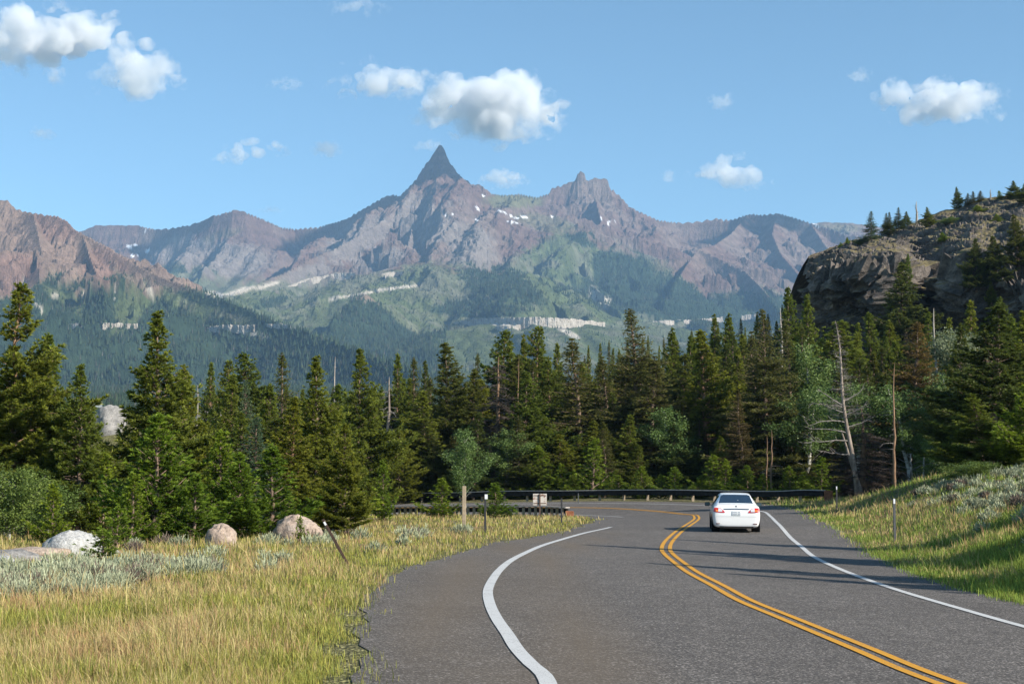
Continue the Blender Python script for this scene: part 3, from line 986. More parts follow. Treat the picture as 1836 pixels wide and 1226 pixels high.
def conifer(seed, H=10.0, R=1.7, clear=0.08, style="pine", prof=1.0, dens=1.0, gap=None, c=((0.016, 0.036, 0.010), (0.075, 0.115, 0.026)), size=None, lean=0.0, bare=0.12, trunk_r=None, lop=0.25):
    """Returns trunk mesh, crown mesh for a tree H metres tall whose lowest branches reach R metres out."""
    rng = np.random.default_rng(seed)
    W = Wood()
    tr = trunk_r or H * 0.0115
    zz = np.linspace(0, 1, 9)
    bend = np.cumsum(rng.normal(0, 0.005, (9, 2)), 0) * H
    axis = np.column_stack([bend[:, 0] + lean * zz * H, bend[:, 1], zz * H])
    W.tube(axis, tr * (1 - zz) ** 0.85 + 0.012, 7)

    def at(h): return np.array([np.interp(h, axis[:, 2], axis[:, k]) for k in range(3)])
    pos, dirs, siz, tone = [], [], [], []
    if style == "pine":
        stepz, nb, up0, up1, droop = 0.29, 6, 0.12, 0.9, 0.05
        ts = size or 0.24
    elif style == "young":
        stepz, nb, up0, up1, droop = 0.27, 6, 0.45, 1.1, -0.1
        ts = size or 0.20
    else:
        stepz, nb, up0, up1, droop = 0.25, 7, -0.22, 0.45, 0.20
        ts = size or 0.17
    stepz /= dens ** 0.5
    h = H * clear
    side = rng.uniform(0, 6.28)
    while h < H - 0.12:
        f = (h - H * clear) / (H * (1 - clear))
        Lmax = R * ((1 - f) ** prof * (0.55 + 0.45 * min(1, (f + 0.02) / 0.16)) + 0.015)
        if gap and gap[0] < h / H < gap[1]: Lmax *= gap[2]
        lump = 0.84 + (0.24 * math.sin(h * 2.1 + seed) + 0.14 * math.sin(h * 5.3 + seed * 2)) * min(1, 1.6 * (1 - f))
        n = max(3, int(nb * (0.75 + 0.5 * rng.random())))
        a0 = rng.uniform(0, 6.28)
        for q in range(n):
            if rng.random() < 0.10: continue
            az = a0 + q * 2 * math.pi / n + rng.normal(0, 0.25)
            L = Lmax * lump * rng.uniform(0.62, 1.16) * (1 + lop * math.cos(az - side))
            if rng.random() < bare * (1 - f): 
                # bare dead branch
                p0 = at(h); e = np.array([math.cos(az), math.sin(az), rng.uniform(-0.3, 0.1)]) * L * 0.8
                W.tube([p0, p0 + e * 0.5 + [0, 0, -0.03], p0 + e], [0.016, 0.011, 0.004], 3)
                continue
            el = up0 + (up1 - up0) * f + rng.normal(0, 0.10)
            hd = np.array([math.cos(az), math.sin(az), 0])
            p0 = at(h + rng.normal(0, stepz * 0.3))
            s = np.linspace(0, 1, 5)
            curve = p0 + hd * (s * L * math.cos(el))[:, None] + np.array([0, 0, 1.0]) * (L * (math.sin(el) * s + (-droop * s + (0.32 if style != "spruce" else 0.22) * s ** 2.5) * (1 - f)))[:, None]
            W.tube(curve[[0, 2, 4]], np.array([0.022, 0.014, 0.005]) * min(1.3, 0.4 + L), 3)
            tang = np.array([-hd[1], hd[0], 0])
            # side twigs
            nt = max(3, int(L / (0.125 if style != "spruce" else 0.13)))
            st = np.linspace(0.22 if style != "pine" else 0.32, 1.0, nt)
            for si in st:
                bp = np.array([np.interp(si, s, curve[:, k]) for k in range(3)])
                tl = L * (0.34 if style != "spruce" else 0.30) * (1.12 - si) + 0.03 + 0.06 * (1 - f)
                for sd in ((-1, 1) if si < 0.97 else (0,)):
                    m = max(1, int(tl / (ts * 0.5)))
                    u = (np.arange(m) + rng.uniform(0.4, 1.0, m)) / m * tl
                    dv = hd * (0.75 if sd else 1) + tang * sd * 0.9 + np.array([0, 0, 0.25 if style != "spruce" else -0.12])
                    dv = dv / np.linalg.norm(dv)
                    jit = rng.normal(0, 0.05, (m, 3))
                    pos.append(bp + dv * u[:, None] + jit)
                    tip = np.array([0, 0, 0.55 if style != "spruce" else 0.1]) + dv
                    dirs.append(np.repeat((tip / np.linalg.norm(tip))[None], m, 0))
                    siz.append(np.full(m, ts) * rng.uniform(0.8, 1.2, m) * (0.5 + 0.5 * (1 - f) ** 0.6))
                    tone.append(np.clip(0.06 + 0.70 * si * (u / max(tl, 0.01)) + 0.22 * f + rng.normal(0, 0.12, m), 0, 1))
        h += stepz * rng.uniform(0.75, 1.3) * (0.6 + 0.4 * (1 - f))
    # leader
    m = 8
    u = np.linspace(H * 0.93, H, m)
    pos.append(np.array([at(q) for q in u])); dirs.append(np.tile([[0, 0, 1.0]], (m, 1))); siz.append(np.full(m, ts) * 0.55); tone.append(np.full(m, 0.75))
    pos, dirs, siz, tone = np.vstack(pos), np.vstack(dirs), np.concatenate(siz), np.concatenate(tone)
    nper = {"pine": 16, "young": 14, "spruce": 8}[style]
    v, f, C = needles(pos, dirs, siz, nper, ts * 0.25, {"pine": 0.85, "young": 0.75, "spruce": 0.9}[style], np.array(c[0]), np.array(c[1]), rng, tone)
    return W.mesh("trunk"), fast_mesh("crown", v, f, col=C)


def aspen(seed, H=6.0, R=1.3, clear=0.3, c=((0.075, 0.120, 0.030), (0.210, 0.285, 0.080)), leaf=0.10, lean=0.0):
    rng = np.random.default_rng(seed)
    W = Wood()
    zz = np.linspace(0, 1, 8)
    bend = np.cumsum(rng.normal(0, 0.012, (8, 2)), 0) * H
    axis = np.column_stack([bend[:, 0] + lean * zz * H, bend[:, 1], zz * H * 0.97])
    W.tube(axis, H * 0.013 * (1 - zz) ** 0.7 + 0.008, 6)
    cl = []
    for h in np.arange(clear * 0.8, 0.98, 0.035):
        p0 = np.array([np.interp(h * H * 0.97, axis[:, 2], axis[:, k]) for k in range(3)])
        f = (h - clear * 0.8) / (1 - clear * 0.8)
        for q in range(2):
            az = rng.uniform(0, 6.28)
            L = R * (math.sin(math.pi * min(1, 0.22 + 0.78 * f) ** 0.85) * 0.95 + 0.12) * rng.uniform(0.5, 1.1)
            e = np.array([math.cos(az), math.sin(az), 0.55 + 0.5 * rng.random()]) * L
            mid = p0 + e * 0.55 + rng.normal(0, 0.05, 3)
            W.tube([p0, mid, p0 + e], [0.016, 0.008, 0.003], 3)
            if h > clear:
                for u in np.linspace(0.3, 1.05, max(2, int(L / 0.18))):
                    cl.append(p0 + e * u + rng.normal(0, 0.12, 3))
    cl = np.array(cl)
    n = 64
    pos = np.repeat(cl, n, 0) + rng.normal(0, 0.15, (len(cl) * n, 3))
    M = len(pos)
    d1 = rng.normal(0, 1, (M, 3)); d1 /= np.linalg.norm(d1, axis=1)[:, None]
    d2 = np.cross(d1, rng.normal(0, 1, (M, 3))); d2 /= np.linalg.norm(d2, axis=1)[:, None]
    s = leaf * rng.uniform(0.6, 1.15, M)[:, None]
    v = np.stack([pos - d1 * s * 0.5, pos + d2 * s * 0.38, pos + d1 * s * 0.55, pos - d2 * s * 0.38], 1)
    k = np.clip(np.repeat(rng.uniform(0.15, 0.85, len(cl)), n) + rng.normal(0, 0.22, M), 0, 1)[:, None]
    C = np.repeat((np.array(c[0]) * (1 - k) + np.array(c[1]) * k)[:, None], 4, 1)
    return W.mesh("trunk"), fast_mesh("crown", v.reshape(-1, 3), np.arange(M * 4).reshape(-1, 4), col=C.reshape(-1, 3))


def snag(seed, H=8.0, R=1.4, nb=46, twig=7, lean=0.0, low=0.15, r0=None, droop=0.25, bend=0.004, up=0.2, fine=0.012):
    """A dead tree: trunk, and its bare branches."""
    rng = np.random.default_rng(seed)
    T, B = Wood(), Wood()
    zz = np.linspace(0, 1, 12)
    bd = np.cumsum(rng.normal(0, bend, (12, 2)), 0) * H
    axis = np.column_stack([bd[:, 0] + lean * H * zz ** 1.0, bd[:, 1], zz * H])
    r0 = r0 or H * 0.014
    T.tube(axis, r0 * (1 - zz) ** 0.8 + 0.01, 8)
    for q in range(nb):
        f = rng.uniform(low, 0.97)
        p0 = np.array([np.interp(f * H, axis[:, 2], axis[:, k]) for k in range(3)])
        az = rng.uniform(0, 6.28)
        L = R * (1 - 0.8 * (f - low) / (1 - low)) * rng.uniform(0.35, 1.1)
        hd = np.array([math.cos(az), math.sin(az), 0])
        s = np.linspace(0, 1, 5)
        z = up * s - droop * s ** 2
        c = p0 + hd * (s * L)[:, None] + np.array([0, 0, 1]) * (z * L)[:, None] + rng.normal(0, 0.03, (5, 3)) * s[:, None]
        B.tube(c, 0.030 * min(1, L) * (1 - s) + 0.005, 4)
        for w_ in range(int(twig * min(1.5, L))):
            u = rng.uniform(0.3, 1)
            b = np.array([np.interp(u, s, c[:, k]) for k in range(3)])
            e = hd * rng.uniform(0.2, 0.8) + np.array([-hd[1], hd[0], 0]) * rng.normal(0, 0.7) + np.array([0, 0, rng.normal(-0.1, 0.45)])
            e *= L * 0.35
            B.tube([b, b + e * 0.5 + rng.normal(0, 0.02, 3), b + e], [fine, fine * 0.7, 0.003], 3)
    return T.mesh("trunk"), B.mesh("crown")


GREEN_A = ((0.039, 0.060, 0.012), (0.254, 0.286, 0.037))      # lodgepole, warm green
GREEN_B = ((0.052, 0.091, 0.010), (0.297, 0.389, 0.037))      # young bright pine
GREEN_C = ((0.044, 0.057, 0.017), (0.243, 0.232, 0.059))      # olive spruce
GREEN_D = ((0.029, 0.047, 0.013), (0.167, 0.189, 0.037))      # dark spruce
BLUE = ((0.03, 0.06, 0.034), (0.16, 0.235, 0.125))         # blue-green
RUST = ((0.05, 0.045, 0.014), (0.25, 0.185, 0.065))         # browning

PROTO = {}


def proto(key, H, R, meshes, mats, names=("trunk", "crown")):
    for me, m in zip(meshes, mats): me.materials.append(m)
    co = np.empty(len(meshes[1].vertices) * 3, np.float32)
    meshes[1].vertices.foreach_get("co", co)
    co = co.reshape(-1, 3)
    R = float(np.percentile(np.hypot(co[:, 0], co[:, 1])[co[:, 2] < 0.6 * H], 90))    # true spread of the lower crown
    PROTO[key] = (H, R, meshes, names)


def con(key, **kw):
    bark = kw.pop("bark", BARK)
    proto(key, kw["H"], kw["R"], conifer(**kw), (bark, NEEDLE))


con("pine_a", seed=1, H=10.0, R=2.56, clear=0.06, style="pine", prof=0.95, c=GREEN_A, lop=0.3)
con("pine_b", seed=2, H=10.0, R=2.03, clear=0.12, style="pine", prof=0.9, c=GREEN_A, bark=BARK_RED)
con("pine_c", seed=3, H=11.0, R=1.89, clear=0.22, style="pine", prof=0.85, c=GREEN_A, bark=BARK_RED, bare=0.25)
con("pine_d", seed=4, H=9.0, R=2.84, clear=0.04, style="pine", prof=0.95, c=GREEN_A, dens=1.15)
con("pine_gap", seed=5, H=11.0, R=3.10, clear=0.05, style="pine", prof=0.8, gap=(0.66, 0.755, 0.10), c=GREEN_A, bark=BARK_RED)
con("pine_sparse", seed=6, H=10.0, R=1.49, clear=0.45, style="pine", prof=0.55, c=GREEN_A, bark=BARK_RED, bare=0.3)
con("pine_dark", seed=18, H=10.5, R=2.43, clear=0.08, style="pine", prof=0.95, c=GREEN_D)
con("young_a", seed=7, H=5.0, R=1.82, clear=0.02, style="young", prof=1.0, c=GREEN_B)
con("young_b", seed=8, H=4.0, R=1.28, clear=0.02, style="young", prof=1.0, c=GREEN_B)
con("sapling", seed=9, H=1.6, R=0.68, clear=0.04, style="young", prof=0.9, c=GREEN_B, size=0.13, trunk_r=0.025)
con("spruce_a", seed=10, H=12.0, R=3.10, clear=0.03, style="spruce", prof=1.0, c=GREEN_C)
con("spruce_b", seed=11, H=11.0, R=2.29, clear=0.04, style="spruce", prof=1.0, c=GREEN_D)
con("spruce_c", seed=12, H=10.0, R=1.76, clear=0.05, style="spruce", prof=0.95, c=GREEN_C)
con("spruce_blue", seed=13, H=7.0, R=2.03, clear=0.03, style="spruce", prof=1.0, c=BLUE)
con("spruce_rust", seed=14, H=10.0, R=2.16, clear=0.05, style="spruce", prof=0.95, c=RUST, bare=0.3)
con("spruce_thin", seed=15, H=8.0, R=0.94, clear=0.06, style="spruce", prof=0.85, c=GREEN_D, bare=0.3)
proto("aspen_a", 6.0, 1.3, aspen(21, 6.0, 1.3), (BARK_ASPEN, LEAF))
proto("aspen_b", 7.0, 1.6, aspen(22, 7.0, 1.6, 0.35, lean=0.06), (BARK_ASPEN, LEAF))
proto("aspen_pale", 5.0, 1.4, aspen(23, 5.0, 1.4, 0.4, c=((0.10, 0.14, 0.08), (0.24, 0.29, 0.19))), (BARK_ASPEN, LEAF))
proto("willow", 3.2, 1.4, aspen(24, 3.2, 1.4, 0.08, c=((0.060, 0.105, 0.024), (0.180, 0.250, 0.060)), leaf=0.085), (BARK_ASPEN, LEAF))
proto("snag_a", 8.0, 1.25, snag(31, 8.0, 1.25, 70, 12, low=0.06, droop=0.55, up=0.15), (BARK_SNAG, TWIG_GREY), ("trunk", "crown"))
proto("snag_b", 10.0, 1.1, snag(32, 10.0, 1.1, 80, 9, low=0.2), (BARK_GREY, TWIG_GREY), ("trunk", "crown"))
proto("dead_brown", 9.0, 1.6, snag(33, 9.0, 1.6, 190, 26, low=0.05, droop=0.5, fine=0.013), (BARK_RED, TWIG), ("trunk", "crown"))
proto("dead_spire", 6.0, 0.5, snag(34, 6.0, 0.5, 40, 6, low=0.2), (BARK_GREY, TWIG_GREY), ("trunk", "crown"))
proto("pole_trunk", 9.0, 0.9, snag(35, 9.0, 0.9, 12, 4, low=0.3, r0=0.075, bend=0.004), (BARK_RED, TWIG_GREY), ("trunk", "crown"))


def plant(name, key, loc, height, width, label, cat, group, rz=None, tilt=(0, 0)):
    """One tree of a kind: an Empty at its foot with its own trunk and crown."""
    H0, R0, meshes, names = PROTO[key]
    root = empty(name, loc, random.uniform(0, 6.28) if rz is None else rz)
    root.rotation_euler[0], root.rotation_euler[1] = tilt
    sz = height / H0
    sx = width / (2 * R0) if width else sz
    root.scale = (sx, sx, sz)
    tag(root, label, cat, group)
    for me, nm in zip(meshes, names):
        link(nm, me, None, root)
    return root


def tree(kind, px, top, d, width_px, label, group, name="pine_tree", cat="pine tree", base=None, rz=None, tilt=(0, 0)):
    x, y, zt = pt(px, top, d)
    z = gz(x, y) - 0.08 if base is None else pt(px, base, d)[2]
    h = max(0.4, zt - z)
    return plant(name, kind, (x, y, z), h, width_px / F * d * (1.34 if d > 100 else 1.2), label, cat, group, rz, tilt)



def great_snag():
    """The big leaning snag beside the road with long bleached limbs."""
    rng = np.random.default_rng(77)
    T, B = Wood(), Wood()
    Hh = 11.8
    zz = np.linspace(0, 1, 16)
    axis = np.column_stack([-1.25 * zz + 0.10 * np.sin(zz * 9), 0.1 * np.sin(zz * 5), zz * Hh])
    T.tube(axis, 0.165 * (1 - zz) ** 0.75 + 0.012, 9)
    # the second stem of the pair, snapped off half way
    z2 = np.linspace(0, 1, 9)
    a2 = np.column_stack([0.42 - 1.35 * z2, 0.12 + 0 * z2, z2 * 4.6])
    T.tube(a2, 0.15 * (1 - z2) + 0.045, 8)
    def at(h): return np.array([np.interp(h, axis[:, 2], axis[:, k]) for k in range(3)])
    for h, L, az, up, dr in [(3.0, 2.2, 180, 0.0, 0.15), (3.9, 2.9, 176, 0.05, -0.10), (4.4, 2.6, 168, 0.30, -0.2), (5.1, 2.7, 184, 0.25, -0.35), (5.7, 2.3, 172, 0.42, -0.1), (6.2, 1.7, 186, 0.5, 0.1),
                              (4.8, 1.8, 10, 0.2, 0.2), (5.6, 1.5, -8, 0.3, 0.2), (6.5, 1.5, 20, 0.3, 0.3)]:
        a = math.radians(az); hd = np.array([math.cos(a), math.sin(a) * 0.6 - 0.2, 0])
        s = np.linspace(0, 1, 7)
        c = at(h) + hd * (s * L)[:, None] + np.array([0, 0, 1]) * ((up * s + dr * s ** 2) * L)[:, None] + rng.normal(0, 0.035, (7, 3)) * s[:, None]
        B.tube(c, 0.045 * (1 - s) + 0.009, 5)
        for k in range(9):
            u = rng.uniform(0.25, 1.0)
            b = np.array([np.interp(u, s, c[:, j]) for j in range(3)])
            e = (hd * rng.uniform(0.3, 1.0) + np.array([0, rng.normal(0, 0.5), rng.normal(0.25, 0.45)])) * L * rng.uniform(0.12, 0.32)
            B.tube([b, b + e * 0.5 + rng.normal(0, 0.03, 3), b + e], [0.017, 0.012, 0.005], 3)
    for k in range(150):
        f = rng.uniform(0.45, 0.99)
        az = rng.uniform(0, 6.28); L = 1.35 * (1.04 - f) * 1.6 * rng.uniform(0.4, 1.1)
        hd = np.array([math.cos(az), math.sin(az), 0])
        s = np.linspace(0, 1, 4)
        c = at(f * Hh) + hd * (s * L)[:, None] + np.array([0, 0, 1]) * ((0.25 * s - 0.2 * s ** 2) * L)[:, None] + rng.normal(0, 0.03, (4, 3)) * s[:, None]
        B.tube(c, 0.016 * (1 - s) + 0.005, 3)
        for j in range(5):
            u = rng.uniform(0.3, 1); b = np.array([np.interp(u, s, c[:, q]) for q in range(3)])
            e = (hd * 0.5 + rng.normal(0, 0.6, 3)) * L * 0.3
            B.tube([b, b + e], [0.009, 0.004], 3)
    return T.mesh("trunk"), B.mesh("crown")


proto("great_snag", 11.8, 2.5, great_snag(), (BARK_SNAG, TWIG_GREY), ("trunk", "crown"))
proto("dead_shrub", 3.0, 0.8, snag(36, 3.0, 0.8, 14, 5, low=0.02, r0=0.03, up=1.1, droop=0.1), (BARK_GREY, TWIG_GREY), ("trunk", "crown"))
# ------------------------------------------------------------------ every tree in its place
LG = "pines along the left edge of the meadow"
MG = "trees standing behind the bend"
RG = "trees on the right-hand slope"
PT, ST_, AT, SN = ("pine_tree", "pine tree"), ("spruce_tree", "spruce tree"), ("aspen_tree", "aspen"), ("dead_tree", "dead tree")


def put(rows, group):
    for kind, px, top, d, wd, label, nm, *rest in rows:
        tree(kind, px, top, d, wd, label, group, nm[0], nm[1], **(rest[0] if rest else {}))


put([
    ("pine_gap", 30, 510, 52, 215, "tall pine whose slim tufted spire stands on a bare stretch of trunk", PT, dict(rz=2.2)),
    ("pine_d", 98, 600, 57, 150, "broad pine crowding the right side of the spire pine", PT),
    ("pine_d", -45, 612, 50, 170, "broad dark pine cut off by the photo's left border", PT),
    ("pine_a", 147, 655, 50, 122, "pointed pine left of the round granite boulder on the knoll", PT, dict(rz=1.0)),
    ("pine_a", 283, 560, 55, 168, "tallest and fullest pine on the left, its tip reaching the pale cliff bands", PT, dict(rz=0.4)),
    ("young_a", 283, 742, 43.5, 165, "bright young pine in front of the tallest left-hand pine", PT),
    ("pine_c", 333, 655, 60, 105, "thin pine leaning out right of the tallest left-hand pine", PT),
    ("young_a", 395, 772, 48, 105, "slender bright pine above the small tan boulder", PT),
    ("spruce_blue", 462, 748, 53, 105, "blue-green spruce rising between two bright young pines", ST_),
    ("young_a", 432, 812, 46.5, 110, "bright bushy pine directly left of the pink boulder's neighbour pine", PT),
    ("young_b", 480, 800, 47, 125, "bright young pine just left of the low pink boulder", PT),
    ("pine_a", 567, 640, 57, 125, "tall pine with long leader behind the low pink boulder", PT),
    ("pine_d", 618, 760, 49, 105, "full pine at the left end of the low timber barrier", PT),
    ("pine_b", 520, 712, 55, 115, "rough barked pine with dead lower twigs behind the pink boulder", PT),
    ("young_b", 690, 826, 66, 48, "small pine beside the full pine, touching the timber barrier", PT),
    ("spruce_b", 512, 632, 84, 90, "narrow pointed spruce, sharpest tip left of the guard rails", ST_),
    ("pine_a", 642, 628, 90, 115, "round shouldered pine left of the red grey snag", PT),
    ("pine_b", 410, 672, 92, 92, "dull green pine above the rock ledge right of the tallest left pine", PT),
    ("pine_sparse", 452, 637, 108, 56, "flat topped pine with open umbrella crown", PT),
    ("pine_sparse", 404, 650, 112, 40, "small thin topped pine beside the flat topped umbrella pine", PT),
    ("pine_b", 378, 650, 116, 46, "distant thin pine standing on the rock ledge", PT),
    ("spruce_blue", 448, 682, 88, 66, "grey-green spruce under the flat topped umbrella pine", ST_),
    ("pine_d", 486, 690, 70, 112, "dense rounded pine in front of the narrow pointed spruce", PT),
    ("pine_d", 436, 738, 64, 105, "dark rounded pine behind the blue-green spruce", PT),
    ("pine_b", 600, 690, 66, 95, "pine filling the gap behind the full pine at the barrier", PT),
    ("dead_spire", 601, 640, 92, 22, "thin grey dead spire between two left-hand pines", SN),
    ("dead_spire", 352, 690, 80, 24, "thin dead trunk beside the tallest left-hand pine", SN),
    ("willow", 20, 850, 46, 95, "light leafy shrub at the photo's left border", ("leafy_shrub", "shrub")),
    ("willow", 88, 872, 49, 80, "light leafy shrub behind the grey and white boulders", ("leafy_shrub", "shrub")),
    ("willow", 165, 872, 52, 75, "leafy shrub behind the largest white boulder", ("leafy_shrub", "shrub")),
    ("young_b", 190, 815, 50, 62, "slim young pine behind the right end of the white boulder", PT),
    ("young_b", 100, 868, 42, 66, "small bright pine poking above the flat pinkish rock", PT),
    ("young_b", 345, 850, 43, 85, "low bright pine above the small tan boulder, left side", PT),
    ("young_b", 235, 850, 42, 80, "low young pine at the foot of the tallest left pine", PT),
    ("sapling", 186, 948, 32, 58, "knee-high pine sapling standing in front of the white boulder", ("pine_sapling", "sapling")),
    ("sapling", 210, 905, 38, 46, "pale slender sapling behind the knee-high pine sapling", ("pine_sapling", "sapling")),
    ("sapling", 540, 925, 40, 20, "tiny pine seedling in the grass before the pink boulder", ("pine_sapling", "sapling")),
    ("young_b", 797, 858, 77, 66, "round young pine in front of the barrier left of the wooden post", PT),
    ("young_b", 890, 866, 76, 60, "round young pine in front of the barrier right of the wooden post", PT),
    ("aspen_a", 827, 770, 81, 58, "slim white-stemmed aspen behind the wooden post", AT),
], LG)

put([
    ("snag_a", 690, 676, 118, 66, "red-grey snag with drooping bare twigs, leftmost behind the far rail", SN, dict(rz=0.3)),
    ("pine_b", 714, 634, 126, 52, "thin pine tip right behind the red-grey snag", PT),
    ("spruce_b", 742, 640, 130, 62, "dark spruce two crowns right of the red-grey snag", ST_),
    ("pine_dark", 765, 648, 134, 44, "small dark crown left of the tall stepped pine", PT),
    ("pine_dark", 812, 616, 121, 108, "tall dark pine with stepped crown above the white-stemmed aspen", PT),
    ("pine_a", 762, 702, 117, 115, "lower bright pine in front of the dark crowns beside the snag", PT),
    ("spruce_b", 857, 634, 132, 46, "narrow black-green spruce left of the brown dead tree", ST_),
    ("pine_sparse", 893, 597, 127, 52, "half bare pine with a thin grey top above the brown dead tree", PT),
    ("dead_brown", 892, 640, 118, 92, "dead pine hung with dark purple-brown twigs", SN),
    ("pine_b", 918, 612, 130, 46, "thin pine right of the brown dead tree", PT),
    ("pine_c", 937, 600, 136, 46, "tall thin pine, second crown right of the brown dead tree", PT),
    ("pine_sparse", 957, 589, 133, 50, "slender pine with the highest tip between the dead tree and olive spruces", PT),
    ("pine_a", 940, 668, 116, 105, "bright full pine right of the brown dead tree", PT),
    ("aspen_a", 915, 772, 113, 70, "green aspen under the bright full pine", AT),
    ("pine_c", 986, 640, 124, 66, "red barked pine left of the olive spruce", PT),
    ("spruce_c", 1034, 607, 120, 104, "olive spruce left of the tallest spruce", ST_),
    ("pine_b", 1000, 615, 150, 50, "shadowed pine tip behind the olive spruce", PT),
    ("spruce_a", 1140, 555, 121, 165, "tallest olive spruce in the middle of the bend", ST_),
    ("spruce_c", 1087, 640, 127, 80, "olive spruce pressed against the tallest spruce's left side", ST_),
    ("spruce_c", 1172, 640, 118, 92, "shorter olive spruce overlapping the tallest spruce's right side", ST_),
    ("spruce_c", 1082, 770, 112, 56, "short slim spruce at the foot of the tallest spruce", ST_),
    ("pine_c", 1207, 588, 136, 66, "pine with clumped top just right of the tallest spruce", PT),
    ("aspen_a", 1190, 732, 114, 70, "pale stemmed aspen below the tallest spruce's right side", AT),
    ("pine_b", 1267, 592, 118, 118, "large pine with a long sunlit trunk behind the car's left side", PT),
    ("pine_a", 1236, 604, 136, 64, "dark pine between the clumped pine and the sunlit trunk pine", PT),
    ("pine_c", 1278, 564, 152, 46, "small pine top poking above the large sunlit-trunk pine", PT),
    ("pine_c", 1309, 562, 150, 60, "pine top left of the big green spruce above the car", PT),
    ("pine_b", 1337, 600, 138, 62, "pine tucked behind the big green spruce's left side", PT),
    ("spruce_a", 1367, 555, 114, 135, "big green spruce rising directly behind the white car", ST_),
    ("spruce_rust", 1327, 704, 110, 66, "short browning spruce behind the white car", ST_),
    ("pine_a", 1410, 518, 152, 84, "high pine at the left foot of the rock bluff", PT),
    ("pine_a", 1446, 530, 142, 78, "full pine right below the bluff's left corner", PT),
    ("snag_b", 1400, 552, 134, 46, "grey dead tree right of the big green spruce", SN),
    ("aspen_b", 1457, 620, 120, 95, "upper aspen left of the leaning snag", AT),
    ("aspen_b", 1440, 690, 112, 92, "lower aspen left of the leaning snag", AT),
    ("great_snag", 1530, 575, 97, 0, "great leaning double snag with bleached limbs", SN, dict(rz=0.0)),
    ("pine_sparse", 1487, 580, 128, 75, "thin grey-green pine behind the leaning snag's top", PT),
    ("aspen_b", 1548, 690, 103, 95, "aspen glowing right behind the leaning snag", AT),
    ("dead_brown", 1545, 730, 98.5, 110, "mass of grey-brown dead twigs at the leaning snag's foot", SN),
    ("spruce_thin", 1580, 664, 103, 66, "narrow browning spruce left of the bare orange pole trunk", ST_),
    ("pole_trunk", 1601, 650, 93, 50, "bare orange pole-like trunk right of the leaning snag", SN),
    ("aspen_b", 1618, 690, 101, 88, "aspen behind the bare orange pole trunk", AT),
    ("spruce_rust", 1648, 578, 118, 118, "large browning spruce right of the bare pole trunk", ST_),
    ("pine_b", 1533, 580, 140, 56, "yellow-green pine below the bluff, nearest the leaning snag's tip", PT),
    ("pine_b", 1562, 560, 146, 66, "second yellow-green pine below the bluff", PT),
    ("pine_c", 1592, 575, 142, 62, "third yellow-green pine below the bluff, beside the browning spruce", PT),
    ("pine_dark", 1617, 470, 176, 92, "big shaded pine standing against the bluff's dark cliff", PT),
], MG)

put([
    ("pine_b", 1660, 560, 150, 44, "small pine above the large browning spruce", PT),
    ("dead_spire", 1675, 553, 140, 26, "pale dead sapling beneath the shadowed cliff", SN),
    ("pine_b", 1697, 570, 140, 50, "pine between the pale dead sapling and the slope's tall pines", PT),
    ("aspen_pale", 1702, 596, 122, 70, "pale aspen with twisting white branches, upper of two", AT),
    ("aspen_b", 1716, 672, 100, 92, "lower aspen with forked white trunk, left of the big dark pine", AT),
    ("pine_dark", 1770, 545, 78, 170, "big dark pine with a pale trunk window on the right slope", PT),
    ("pine_d", 1757, 705, 68, 150, "bright pine skirt in front of the big dark slope pine", PT),
    ("pine_a", 1838, 560, 84, 150, "full pine cut off by the photo's right border", PT),
    ("pine_a", 1812, 570, 100, 90, "pine between the big dark slope pine and the border pine", PT),
    ("pine_b", 1738, 540, 125, 66, "yellow-green pine behind the big dark slope pine's left side", PT),
    ("pine_a", 1790, 535, 130, 80, "pine top behind the big dark slope pine's tip", PT),
    ("young_a", 1842, 690, 66, 100, "shaded young pine at the right border above the sagebrush", PT),
    ("willow", 1672, 795, 86, 56, "leafy aspen sprout beside the pale dead stems", ("leafy_shrub", "shrub")),
    ("dead_shrub", 1632, 800, 82, 66, "cluster of pale dead stems leaning over the grass", ("dead_shrub", "shrub")),
    ("dead_shrub", 1655, 815, 84, 50, "second bunch of pale dead stems beside the aspen sprout", ("dead_shrub", "shrub")),
    ("willow", 1700, 815, 83, 60, "leafy shrub under the bright pine skirt", ("leafy_shrub", "shrub")),
    ("willow", 1740, 830, 63, 70, "low shaded shrub at the crest of the sagebrush bank", ("leafy_shrub", "shrub")),
], RG)

# trees on the bank outside the view; their long shadows lie across the road
for tx, ty, hh, kk, wd in ((4.6, 39.3, 6.6, "pine_b", 1.9), (6.0, 30.8, 6.2, "pine_c", 1.6), (8.8, 45.0, 6.4, "pine_a", 1.7), (7.4, 27.6, 5.6, "pine_b", 1.5), (7.2, 36.2, 6.0, "pine_a", 1.6)):
    L_ = 1.73 * hh + 4.4
    bx_, by_ = tx + 0.848 * L_, ty - 0.53 * L_
    plant("pine_tree", kk, (bx_, by_, gz(bx_, by_) - 0.1), hh + 2.7, wd * 1.7, "pine on the right bank outside the view, shading the road", "pine tree", "pines outside the view beside the road")

